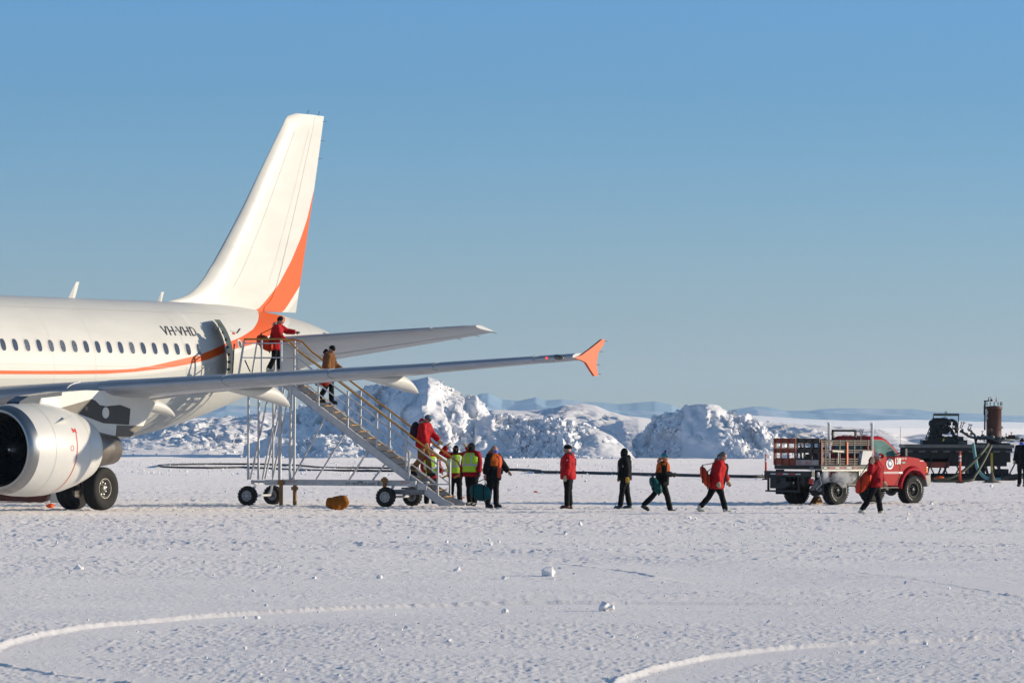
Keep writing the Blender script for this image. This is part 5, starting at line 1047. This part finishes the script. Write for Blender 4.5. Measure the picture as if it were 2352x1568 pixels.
# ================================================================ people
CR = mat('red parka cloth', (.50, .008, .012), .65, noise=(5, .3), bump=(9, .6, .03)); CR2 = mat('deep red parka cloth', (.36, .006, .012), .65, noise=(5, .3), bump=(9, .6, .03))
CBK = mat('black cloth', (.006, .006, .007), .75, noise=(6, .4), bump=(10, .5, .02)); COR = mat('orange jacket cloth', (.52, .10, .008), .7, noise=(5, .3), bump=(9, .5, .03)); CBR = mat('brown canvas', (.22, .095, .035), .8, noise=(6, .3), bump=(9, .6, .03))
CTAN = mat('tan work trousers', (.24, .115, .045), .8, noise=(5, .35), bump=(8, .6, .03)); SKIN = mat('skin', (.42, .22, .16), .5, noise=(9, .15)); HV = mat('hi-vis yellow', (.42, .72, .02), .6, noise=(6, .12), bump=(8, .4, .02)); SILV = mat('silver tape', (.42, .42, .44), .4)
BOOTW = mat('white rubber boot', (.55, .53, .44), .6, noise=(8, .2)); BOOTK = mat('black boot', (.012, .012, .014), .5); BOOTB = mat('blue black boot', (.015, .035, .06), .5); BOOTR = mat('brown boot', (.07, .02, .012), .5)
GLT = mat('pale leather glove', (.48, .38, .24), .7); GLY = mat('yellow leather glove', (.55, .30, .05), .7); GLK = mat('black glove', (.012, .012, .014), .7); FUR = mat('grey brown fur', (.16, .12, .10), .9, bump=(40, 1, .03)); FURL = mat('pale fur', (.42, .36, .30), .9, bump=(40, 1, .03))
HAIRD = mat('dark hair', (.015, .011, .010), .7, bump=(50, .8, .01)); HAIRG = mat('grey hair', (.13, .11, .10), .7, bump=(50, .8, .01)); CBLUE = mat('blue neck gaiter', (.06, .11, .45), .7); KNITT = mat('teal knit', (.03, .30, .33), .8); KNITP = mat('purple knit', (.06, .02, .12), .8); KNITR = mat('plum knit', (.20, .02, .06), .8)
GOG = mat('goggle lens', (.03, .02, .015), .1, coat=1.0); BAGR = mat('orange red nylon bag', (.62, .045, .010), .55, noise=(5, .25), bump=(8, .6, .03)); BAGT = mat('teal nylon bag', (.006, .085, .085), .55, noise=(5, .25), bump=(8, .5, .03)); WCAP = mat('white cap', (.5, .48, .45), .7)
def person(U, V, D, face, label, H=1.78, lean=0, head=(0, 0), la=(0, 8, 12), ra=(0, 8, 12), ll=(0, 0), rl=(0, 0), jacket=CR, coat_len=.80, pants=CBK, boot=BOOTK, glove=None, gear=(), hunch=0, base=None, girth=1.0, upper=None, open_front=None, feet=(0, 0), twist=0):
    """la/ra: arm swing forward, out, elbow bend (deg); ll/rl: thigh forward, knee bend (deg)"""
    s = H/1.78; pos = base if base is not None else PT(U, V, D); p = tag(empty('person', (0, 0, 0), R(face)), label, 'person')
    V3 = Vector; pel = V3((0, 0, .95)); L = Euler((0, R(lean), 0)).to_matrix(); T_ = Euler((0, 0, R(twist))).to_matrix()
    girth = girth*1.12; up = lambda x, y, z: pel+L@(T_@V3((x, y, z-.95)))
    J = {}
    for sg, ar in ((1, la), (-1, ra)):
        a, b, e = [R(q) for q in ar[:3]]; inn = R(ar[3]) if len(ar) > 3 else 0
        sh = up(0, sg*.185, 1.43); d1 = V3((math.sin(a)*math.cos(b), sg*math.sin(b), -math.cos(a)*math.cos(b))); el_ = sh+d1*.29
        d2 = V3((math.sin(a+e)*math.cos(b*.6), sg*math.sin(b*.6-inn), -math.cos(a+e)*math.cos(b*.6))).normalized(); wr = el_+d2*.25
        J[sg] = (sh, el_, wr, d2)
    K = {}
    for sg, lg, ft in ((1, ll, feet[0]), (-1, rl, feet[1])):
        a, k = R(lg[0]), R(lg[1]); hp = pel+V3((0, sg*.095, -.03)); d1 = V3((math.sin(a), .03*sg, -math.cos(a))); kn = hp+d1*.43; d2 = V3((math.sin(a-k), .02*sg, -math.cos(a-k))); an = kn+d2*.41
        K[sg] = (hp, kn, an, R(ft))
    low = min(K[sg][2].z-.085-.10*math.sin(abs(K[sg][3])) for sg in (1, -1)); off = V3((0, 0, -low))
    # body: one continuous surface with head, face, neck, limbs and hands
    hz = 1.62; hc = up(.02+head[0]*.001, 0, hz); Hm = L@Euler((0, R(head[0]), R(head[1]))).to_matrix(); hd = lambda x, y, z: hc+Hm@V3((x, y, z))
    m = MB(); m.ell(hc, (.098, .078, .118), n=20, k=14, rot=Hm.to_euler()); m.ell(hd(.035, 0, -.06), (.062, .055, .062), n=14, k=10, rot=Hm.to_euler()); m.ell(hd(.10, 0, -.015), (.024, .015, .027), n=10, k=6, rot=Hm.to_euler()); m.ell(hd(.082, 0, -.062), (.018, .026, .009), n=10, k=6); m.ell(hd(.075, 0, .025), (.025, .05, .012), n=10, k=6)
    for sg in (1, -1): m.ell(hd(-.01, sg*.078, -.01), (.018, .012, .030), n=8, k=6)
    m.tube([up(-.01, 0, 1.38), up(0, 0, 1.48), hd(-.01, 0, -.05)], [.065, .055, .055], n=12)
    m.tube([up(0, 0, .90), up(0, 0, 1.05), up(0, 0, 1.25), up(0, 0, 1.40), up(0, 0, 1.46)], [(.14, .10), (.13, .09), (.15, .11), (.17, .10), (.08, .06)], n=14)
    for sg in (1, -1):
        sh, el_, wr, d2 = J[sg]; m.tube([up(0, sg*.08, 1.41), sh, sh.lerp(el_, .5), el_, wr], [.05, .055, .048, .042, .029], n=10)
        n1 = d2.cross(V3((0, 1, 0))); n1 = n1.normalized() if n1.length > .1 else V3((1, 0, 0)); n2 = d2.cross(n1).normalized()
        m.tube([wr-d2*.02, wr+d2*.04, wr+d2*.085], [(.028, .020), (.042, .018), (.040, .016)], n=10)
        for k, (o_, l_) in enumerate(((-.030, .065), (-.010, .078), (.011, .072), (.031, .055))): a = wr+d2*.08+n1*o_; m.tube([a, a+d2*l_*.5+n2*.006*sg, a+d2*l_*.9+n2*.024*sg], [.0095, .009, .007], n=6)
        m.tube([wr+d2*.02-n1*.03, wr+d2*.05-n1*.055, wr+d2*.085-n1*.062], [.012, .011, .008], n=6)
        hp, kn, an, ft = K[sg]; m.tube([hp+V3((0, -sg*.02, .08)), hp, hp.lerp(kn, .5), kn, kn.lerp(an, .4), an], [.09, .088, .072, .052, .054, .036], n=12)
        fd = V3((math.cos(ft), 0, -math.sin(ft))); m.tube([an-fd*.04+V3((0, 0, -.03)), an+fd*.08+V3((0, 0, -.05)), an+fd*.17+V3((0, 0, -.06))], [.035, .035, .02], n=8)
    body = remesh(m.build('body', SKIN, p), .0125, 1)
    if not any('balaclava' in q for q in gear):
        for sg in (1, -1): m = MB(); m.ell(hd(.083, sg*.03, .012), (.012, .013, .008), n=8, k=6); m.build('eye', BLACK, p)
        m = MB(); m.ell(hd(.088, 0, -.064), (.008, .024, .004), n=8, k=5); m.build('mouth', mat('lips', (.25, .07, .05), .5), p)
    # trousers
    g = girth; m = MB(); m.tube([up(0, 0, 1.05), up(0, 0, .98), pel+V3((0, 0, -.04))], [(.17*g, .13*g), (.175*g, .135*g), (.15*g, .115*g)], n=16)
    for sg in (1, -1):
        hp, kn, an, ft = K[sg]; m.tube([hp+V3((0, 0, .06)), hp+V3((0, 0, -.05)), hp.lerp(kn, .5), kn, kn.lerp(an, .45), an+V3((0, 0, .03)), an+V3((0, 0, -.01))], [.105*g, .108*g, .093*g, .080, .083, .078, .074], n=12)
        m.ell(hp.lerp(kn, .75)+V3((0, sg*.07, 0)), (.05, .03, .07), n=8, k=6)
    remesh(m.build('trousers', pants, p), .019, 2, (.022, .10))
    for sg in (1, -1):
        hp, kn, an, ft = K[sg]; fd = V3((math.cos(ft), 0, -math.sin(ft))); big = 1.25 if boot is BOOTW else 1.0; dn = V3((-math.sin(ft), 0, -math.cos(ft)))
        m = MB(); m.tube([an+V3((0, 0, .07)), an, an+dn*.03], [.062*big, .062*big, .058*big], n=10); m.tube([an-fd*.065+dn*.045, an-fd*.03+dn*.04, an+fd*.06+dn*.035, an+fd*.13+dn*.045, an+fd*.19+dn*.055], [(.03, .03), (.046*big, .045), (.05*big, .048), (.052*big, .040), (.03, .025)], n=12)
        m.tube([an-fd*.08+dn*.078, an+fd*.05+dn*.078, an+fd*.2+dn*.080], [(.03, .008), (.045, .008), (.03, .008)], n=8)
        remesh(m.build('boot', boot, p), .014, 2)
        if glove:
            sh, el_, wr, d2 = J[sg]; n1 = d2.cross(V3((0, 1, 0))); n1 = n1.normalized() if n1.length > .1 else V3((1, 0, 0)); n2 = d2.cross(n1).normalized()
            m = MB(); m.tube([wr-d2*.05, wr+d2*.0, wr+d2*.05, wr+d2*.10], [.045, .040, (.054, .030), (.050, .026)], n=10)
            for o_, l_ in ((-.036, .065), (-.012, .08), (.013, .075), (.037, .055)): a = wr+d2*.08+n1*o_; m.tube([a, a+d2*l_*.5, a+d2*l_+n2*.02*sg], [.015, .0145, .011], n=6)
            m.tube([wr+d2*.01-n1*.03, wr+d2*.05-n1*.066, wr+d2*.09-n1*.072], [.018, .016, .012], n=6); remesh(m.build('glove', glove, p), .010, 1)
    # jacket with sleeves and hood collar
    m = MB(); z0 = coat_len
    sec = [(z0, .170, .215), (z0+.06, .175, .222), (.98, .172, .215), (1.12, .168, .21), (1.28, .172, .222), (1.38, .165, .225), (1.44, .135, .19), (1.48, .09, .11), (1.52, .082, .09)]
    rings = []
    for z, rx, ry in sec:
        c = up(0 if z > .95 else -.0, 0, z) if z > .95 else pel+V3((0, 0, z-.95)); rings.append([c+(L if z > .95 else Matrix.Identity(3))@(T_@V3((rx*g*math.cos(2*math.pi*k/20), ry*g*math.sin(2*math.pi*k/20), 0))) for k in range(20)])
    m.loft(rings, sm=True); m.tube([up(-.05, 0, 1.42), up(-.10, 0, 1.50), up(-.09, 0, 1.545)], [(.09, .10), (.085, .10), (.05, .07)], n=12)
    sl_ = MB()
    for sg in (1, -1):
        sh, el_, wr, d2 = J[sg]; m.tube([up(0, sg*.10, 1.42), sh, sh.lerp(el_, .5), el_, el_.lerp(wr, .5), wr-d2*.01], [.09*g, .094*g, .089*g, .082*g, .076*g, .064*g], n=12)
    jk = remesh(m.build('jacket', jacket, p), .018, 2, (.030, .13))
    m = MB(); zs_ = [z for z in (z0+.03, .95, 1.1, 1.25, 1.40)]; m.tube([up((.178 if z < 1.3 else .165)*g, 0, z) if z > .95 else pel+V3((.176*g, 0, z-.95)) for z in zs_], .008, n=5); m.build('zip', BLACK, jk)
    for sg in (1, -1): m = MB(); c = up(.10*g, sg*.19*g, 1.0); m.ell(c, (.055, .028, .07), n=10, k=6); m.build('pocket', jacket, jk)
    if upper:      # contrast yoke and hood
        m = MB(); rings = []
        for z, rx, ry in ((1.17, .178, .228), (1.28, .182, .235), (1.38, .175, .238), (1.45, .142, .20), (1.50, .10, .12), (1.53, .09, .10)):
            rings.append([up(0, 0, z)+L@(T_@V3((rx*g*math.cos(2*math.pi*k/20), ry*g*math.sin(2*math.pi*k/20), 0))) for k in range(20)])
        m.loft(rings, sm=True)
        for sg in (1, -1): sh, el_, wr, d2 = J[sg]; m.tube([up(0, sg*.12, 1.42), sh, sh.lerp(el_, .55)], [.10, .102, .096], n=12)
        m.tube([up(-.05, 0, 1.45), up(-.10, 0, 1.52), up(-.08, 0, 1.58)], [(.10, .11), (.10, .11), (.06, .08)], n=12); remesh(m.build('jacket_yoke', upper, p), .018, 2, (.025, .13))
    if open_front:
        m = MB(); rings = []
        for z, rx in ((z0+.08, .12), (1.0, .13), (1.2, .13), (1.38, .12), (1.46, .08)): rings.append([up(.085*g+.025, 0, z)+L@(T_@V3((rx*math.cos(t), .10*math.sin(t), 0))) for t in np.linspace(0, 2*math.pi, 15)[:-1]])
        m.loft(rings, sm=True); m.build('shirt_front', open_front, p)
    for gname in gear:
        o = None; m = MB()
        if gname in ('beanie_black', 'beanie_stripe', 'beanie_pom'):
            base_m = {'beanie_black': CBK, 'beanie_stripe': KNITR, 'beanie_pom': KNITT}[gname]
            m.lathe([(0, .01), (-.02, .05), (-.06, .092), (-.11, .107), (-.13, .108)], ax='z', n=18, cap=True); m.v = [tuple(hd(x-.008, y*.86, z+.135)) for x, y, z in m.v]; o = m.build('beanie', base_m, p)
            if gname != 'beanie_black':
                m = MB(); m.lathe([(-.065, .098), (-.085, .106)], ax='z', n=18); m.lathe([(-.02, .056), (-.04, .08)], ax='z', n=18); m.v = [tuple(hd(x-.008, y*.87, z+.138)) for x, y, z in m.v]; m.build('knit_band', KNITT if gname == 'beanie_stripe' else KNITP, o)
            if gname == 'beanie_pom': m = MB(); m.ell(hd(-.015, 0, .165), (.04, .04, .038), n=10, k=8, jit=.12); m.build('pompom', KNITP, o)
        elif gname == 'balaclava':
            m.ell(hd(-.004, 0, 0), (.108, .090, .128), n=20, k=12, rot=Hm.to_euler()); m.ell(hd(.02, 0, -.08), (.09, .075, .08)); m.tube([up(0, 0, 1.45), hd(-.005, 0, -.07)], [.085, .075], n=12); remesh(m.build('balaclava', CBK, p), .013, 2)
        elif gname in ('hair_dark', 'hair_grey', 'hair_ring'):
            hm = HAIRD if gname == 'hair_dark' else HAIRG
            if gname == 'hair_ring': m.ell(hd(-.035, 0, -.005), (.078, .084, .055), n=16, k=8, rot=Hm.to_euler(), jit=.02)
            else: m.ell(hd(-.022, 0, .028), (.100, .088, .108), n=18, k=12, rot=Hm.to_euler(), jit=.04)
            m.build('hair', hm, p)
        elif gname == 'ponytail': m.tube([hd(-.09, 0, .03), hd(-.13, 0, -.02), hd(-.13, 0, -.10)], [.03, .035, .015], n=8); m.build('hair', HAIRG, p)
        elif gname in ('goggles', 'sunglasses'):
            m.tube([hd(.02, .095, .03), hd(.085, .06, .03), hd(.108, 0, .03), hd(.085, -.06, .03), hd(.02, -.095, .03)], [.012, .028, .030, .028, .012] if gname == 'goggles' else [.005, .016, .012, .016, .005], n=8); m.build(gname, GOG, p)
        elif gname == 'goggle_logo': m.ell(hd(-.02, -.098, .06), (.03, .006, .018), n=12, k=6); m.build('white_logo', WPVC, p)
        elif gname in ('hood_fur', 'hood_fur_light'):
            rs = random.Random(9); pts = [up(-.10+.05*math.cos(t), .12*math.sin(t), 1.50+.03*math.cos(t)) for t in np.linspace(-2.2, 2.2, 12)]; m.tube(pts, [.035+rs.uniform(-.008, .008) for _ in pts], n=8); m.build('fur_ruff', FUR if gname == 'hood_fur' else FURL, p)
        elif gname == 'hood_back': m.tube([up(-.08, 0, 1.44), up(-.14, 0, 1.53), up(-.13, 0, 1.62)], [(.09, .10), (.09, .10), (.04, .06)], n=12); remesh(m.build('hood', CBK if jacket is CBR else jacket, p), .018, 2)
        elif gname == 'fur_hat':
            m.lathe([(0, .01), (-.01, .07), (-.05, .115), (-.10, .12), (-.12, .10)], ax='z', n=18, cap=True); m.v = [tuple(hd(x-.01, y*.88, z+.15)) for x, y, z in m.v]; o = m.build('fur_hat', CBK, p); m = MB(); m.ell(hd(-.02, -.088, -.02), (.03, .02, .05), n=10, k=8); m.build('ear_flap', FUR, o)
        elif gname == 'cap': m.lathe([(0, .01), (-.02, .07), (-.07, .104), (-.10, .106)], ax='z', n=18, cap=True); m.v = [tuple(hd(x-.008, y*.86, z+.13)) for x, y, z in m.v]; o = m.build('cap', WCAP, p); m = MB(); m.tube([hd(.06, 0, .055), hd(.13, 0, .045), hd(.165, 0, .03)], [(.07, .01), (.065, .008), (.03, .004)], n=10); m.ell(hd(.045, 0, .075), (.06, .075, .045), n=12, k=8); m.build('cap_peak', CR2, o)
        elif gname == 'gaiter': m.tube([up(.01, 0, 1.47), hd(.01, 0, -.09), hd(.03, 0, -.045), hd(.035, 0, -.01)], [.085, .083, .088, .080], n=14); m.build('neck_gaiter', CBLUE, p)
        elif gname == 'vest':
            sec2 = [(.93, .186, .238), (1.05, .184, .234), (1.2, .185, .236), (1.33, .186, .236), (1.42, .168, .185), (1.465, .13, .14)]
            m.loft([[up(0, 0, z)+L@(T_@V3((rx*g*math.cos(2*math.pi*k/24), ry*g*math.sin(2*math.pi*k/24), 0))) for k in range(24)] for z, rx, ry in sec2], sm=True, cap=False); vo = m.build('hi_vis_vest', HV, p)
            m = MB(); m.loft([[up(0, 0, z)+L@(T_@V3((.190*g*math.cos(2*math.pi*k/24), .241*g*math.sin(2*math.pi*k/24), 0))) for k in range(24)] for z in (1.10, 1.155)], sm=True, cap=False); m.build('reflective_band', SILV, vo)
            for fx in (1, -1):
                for sy in (.10, -.10):
                    m = MB(); m.loft([[up(0, 0, z)+L@(T_@V3((fx*math.sqrt(max(0, 1-(y/.24)**2))*rr, y, 0))) for y in (sy-.028, sy+.028)] for z, rr in ((1.155, .192*g), (1.25, .192*g), (1.34, .192*g), (1.43, .172*g))], cap=False, closed=False); m.build('reflective_band', SILV, vo)
        elif gname == 'arm_patch':
            sh, el_, wr, d2 = J[1 if math.sin(R(face)) < -.2 or math.cos(R(face)) < 0 else -1]; sd_ = 1 if (math.cos(R(face)) < 0) else -1; c = J[sd_][0].lerp(J[sd_][1], .4)+V3((0, sd_*.095, 0)); m.ell(c, (.035, .008, .035), n=12, k=6); m.build('sleeve_patch', WPVC, p)
        elif gname == 'back_patch': c = up(-.178*g, 0, 1.30); m.box((c.x-.012, -.07, c.z-.11), (c.x+.012, .07, c.z+.09)); m.build('back_patch', mat('grey patch', (.35, .33, .35), .6), p)
        elif gname == 'chest_logo': m.box((.02, .208*g, 1.20), (.06, .224*g, 1.25)); m.build('chest_label', SILV, p)
    for c in p.children: pass
    p.scale = (s, s, s); p.location = (pos.x, pos.y, pos.z+off.z*s)
    mw = Matrix.Translation(p.location)@Euler((0, 0, R(face))).to_matrix().to_4x4()@Matrix.Diagonal((s, s, s, 1))
    hands = {sg: mw@(J[sg][2]+J[sg][3]*.12) for sg in (1, -1)}
    return p, hands, (lambda x, y, z: mw@up(x, y, z))
def duffel(c, ln, r, rz, tilt, mt_, label, sag=0, straps=True, pos_strap=None, nm='duffel_bag'):
    e = tag(empty(nm, c, rz), label, 'duffel bag'); m = MB(); rings = []
    for i in range(13):
        t = i/12; f = max(.12, math.sin(math.pi*min(max(t, .02), .98))**.38); x = (t-.5)*ln
        rings.append([(x*math.cos(tilt)+0, r*f*.85*math.cos(a), x*math.sin(tilt)*-1+r*f*math.sin(a)-sag*(1-(2*t-1)**2)) for a in np.linspace(0, 2*math.pi, 17)[:-1]])
    m.loft(rings, sm=True); b = remesh(m.build('bag_body', mt_, e), .018, 1, (.04, .12))
    for t in (-.25, .25):
        m = MB(); x = t*ln; pts = [(x*math.cos(tilt)+(.0), r*.89*math.cos(a), -x*math.sin(tilt)+r*1.03*math.sin(a)-sag*(1-(2*t)**2)) for a in np.linspace(0, 2*math.pi, 25)]; m.tube(pts, [(.012, .022)]*25, n=6, cap=False); m.build('webbing', CBK, e)
    if pos_strap is not None:
        m = MB(); q = Euler((0, 0, -rz)).to_matrix()@(Vector(pos_strap)-Vector(c)); 
        for t in (-.25, .25): m = MB(); m.tube([(t*ln*math.cos(tilt), 0, r-t*ln*math.sin(tilt)), tuple(q)], .011, n=6); m.build('handle', CBK, e)
    return e
G_ = lambda U, V: G(U, V)
DST = 136.0
def stair_pt(x, y, z): return Vector(st.location)+Euler((0, 0, R(-20))).to_matrix()@Vector((x*st.scale[0], y*st.scale[1], z*st.scale[2]))
# 1 on the platform
p1, h, up1 = person(0, 0, 0, -6, 'person in a red parka on the top platform of the stairs, one arm reaching forward', H=1.70, lean=10, head=(22, 0), la=(62, 6, 22), ra=(18, 8, 30), ll=(14, 12), rl=(-2, 22), coat_len=.72, boot=BOOTW, gear=('hair_dark', 'hood_fur_light'), base=stair_pt(.46, .95, 3.86))
duffel(up1(-.26, -.22, .88), .56, .21, R(10), R(25), BAGR, 'orange red duffel bag slung behind the person on the stair platform', pos_strap=up1(-.05, -.18, 1.42))
m = MB(); c = up1(.20, -.05, 1.12); m.tube([c, c+Vector((0, 0, .14)), c+Vector((.0, 0, .17))], [.035, .035, .018], n=10); tag(m.build('water_bottle', mat('green bottle', (.10, .30, .16), .2, coat=1)), 'green water bottle held at the chest of the person on the platform', 'bottle')
# 2 descending in a brown jacket
sx = 2.05; p2, h, up2 = person(0, 0, 0, -12, 'person in a brown jacket and black beanie on the upper steps, behind the wing', H=1.72, lean=6, head=(25, 0), la=(20, 6, 35), ra=(-4, 10, 12), ll=(10, 10), rl=(-6, 22), jacket=CBR, coat_len=.88, gear=('beanie_black', 'hood_back', 'hood_fur'), girth=1.05, base=stair_pt(2.17, .95, 2.98))
duffel(up2(-.12, -.28, .72), .56, .20, R(-20), R(12), BAGR, 'orange duffel bag carried at knee height by the person in the brown jacket', pos_strap=h[-1])
# 3 red parka, striped beanie, backpack, tan trousers
p3, h, up3 = person(0, 0, 0, -20, 'person in striped beanie, red parka and tan trousers stepping down the lower stairs', H=1.80, lean=9, head=(20, -10), la=(28, 10, 18), ra=(8, 10, 14), ll=(16, 12), rl=(-4, 34), coat_len=.80, pants=CTAN, glove=GLT, gear=('beanie_stripe', 'goggles', 'hood_fur_light', 'hood_back'), girth=1.04, base=stair_pt(5.20, .95, .90), feet=(0, 25))
e = tag(empty('backpack', up3(-.27, 0, 1.22), R(-20)), 'dark plum backpack on the back of the person in the striped beanie', 'backpack'); m = MB(); m.ell((0, 0, 0), (.15, .17, .28), n=18, k=12); m.ell((-.08, 0, -.08), (.10, .13, .15)); remesh(m.build('pack', mat('dark plum nylon', (.03, .012, .03), .6, noise=(6, .3)), e), .02, 2, (.03, .12)); m = MB(); m.tube([(.05, -.12, .22), (.22, -.17, .22), (.34, -.17, .0), (.20, -.17, -.2)], .014, n=6); m.build('strap', CBK, e)
# 4 behind the stairs
person(988, 1161, 139.8, -70, 'person in a hi-vis vest mostly hidden behind the lower stairs', H=1.76, gear=('beanie_black', 'vest'), la=(20, 10, 30), jacket=CR2)
# 5 hands on head, 6 beside, 7 bald
person(1046, 1158, 137.0, -75, 'person in a yellow vest with both hands raised to the head', H=1.74, la=(135, 65, 35, 76), ra=(135, 65, 35, 76), glove=GLT, boot=BOOTW, gear=('balaclava', 'goggles', 'vest'), jacket=CR2, ll=(6, 4), rl=(-6, 4))
person(1083, 1160, 135.6, -118, 'person in a yellow vest and black helmet facing left, arms down, beside the teal bag', H=1.82, la=(4, 12, 12), ra=(2, 10, 14), glove=GLK, gear=('balaclava', 'goggles', 'goggle_logo', 'vest'), jacket=CR2, girth=1.08, head=(0, -40), ll=(4, 4), rl=(-6, 2))
p7, h, up7 = person(1132, 1165, 133.6, -35, 'bald person in an open orange and black jacket and blue neck gaiter', H=1.78, lean=2, la=(26, 24, 12), ra=(-6, 22, 6), jacket=CBK, coat_len=.76, upper=COR, open_front=mat('red orange shirt', (.55, .05, .008), .7, bump=(8, .5, .02)), gear=('gaiter', 'hair_ring'), girth=1.12, head=(-4, 30), ll=(4, 4), rl=(-5, 4))
duffel(Vector((PT(1103, 1130, 133.3).x, 133.2, PT(1103, 1130, 133.3).z)), .60, .24, R(-15), R(8), BAGT, 'round teal duffel bag hanging from the hand of the bald person, beside the vests', pos_strap=h[-1])
# 8 9 10 11 12 13
person(1305, 1167, 133.5, 172, 'person in a bright red parka and black fur hat standing alone, facing left', H=1.80, la=(-2, 8, 14), ra=(6, 6, 10), coat_len=.80, boot=BOOTR, glove=GLT, gear=('fur_hat', 'hood_fur', 'back_patch', 'arm_patch'), girth=1.12, head=(0, 15), ll=(2, 2), rl=(-2, 1))
person(1435, 1168, 133.1, 176, 'person dressed all in black with yellow gloves, facing left', H=1.74, la=(-14, 10, 12), ra=(10, 12, 14), jacket=CBK, coat_len=.82, boot=BOOTB, glove=GLY, gear=('balaclava', 'chest_logo'), girth=1.04, ll=(10, 4), rl=(-8, 2))
pA, h, upA = person(1520, 1177, 129.6, 2, 'person in an orange and black jacket and teal pompom hat walking right', H=1.70, lean=5, la=(8, 6, 78, 30), ra=(4, 6, 82, 30), jacket=CBK, coat_len=.80, upper=COR, glove=GLK, gear=('beanie_pom', 'sunglasses', 'hood_fur_light'), ll=(-30, 12), rl=(20, 8), head=(6, 0), feet=(30, 0))
duffel(upA(-.18, -.26, .80), .44, .19, R(10), R(38), BAGT, 'teal and black duffel bag slung at the hip of the person in the pompom hat', pos_strap=upA(0, -.2, 1.42))
pB, h, upB = person(1645, 1180, 128.0, -8, 'grey haired bareheaded person in a red parka walking right in white boots', H=1.76, lean=13, la=(14, 8, 14), ra=(-12, 10, 22), coat_len=.72, boot=BOOTW, glove=GLT, open_front=CBK, gear=('hair_grey', 'ponytail', 'hood_fur'), ll=(20, 6), rl=(-24, 14), head=(14, -10), girth=1.12, feet=(0, 30))
duffel(upB(-.30, -.22, .98), .44, .23, R(0), R(50), BAGR, 'orange red bag on the back of the grey haired person walking right', pos_strap=upB(-.05, 0, 1.45))
pC, h, upC = person(2010, 1185, 126.6, -6, 'person in a red parka and pale cap walking in front of the truck', H=1.74, lean=3, la=(14, 12, 18), ra=(-38, 22, 205), jacket=CR2, coat_len=.80, boot=BOOTW, glove=GLT, gear=('cap', 'arm_patch', 'hood_back'), ll=(12, 4), rl=(-20, 10), girth=1.08, head=(8, -10), feet=(0, 35))
duffel(upC(-.30, -.20, .93), .58, .24, R(5), R(-40), BAGR, 'orange red duffel bag hanging behind the person in front of the truck', pos_strap=upC(-.18, -.22, 1.48))
person(2348, 1116, 178.0, -120, 'person in dark clothes at the far right edge beside the pump sledge', H=1.82, jacket=CBK, gear=('gaiter', 'beanie_black'), glove=GLT, la=(5, 10, 15), ra=(5, 10, 15))

for m_ in bpy.data.materials:
    if any(k in m_.name for k in ('cloth', 'canvas', 'nylon', 'glove', 'hair', 'fur', 'trousers', 'knit')): m_.node_tree.nodes['Principled BSDF'].inputs['Specular IOR Level'].default_value = .12
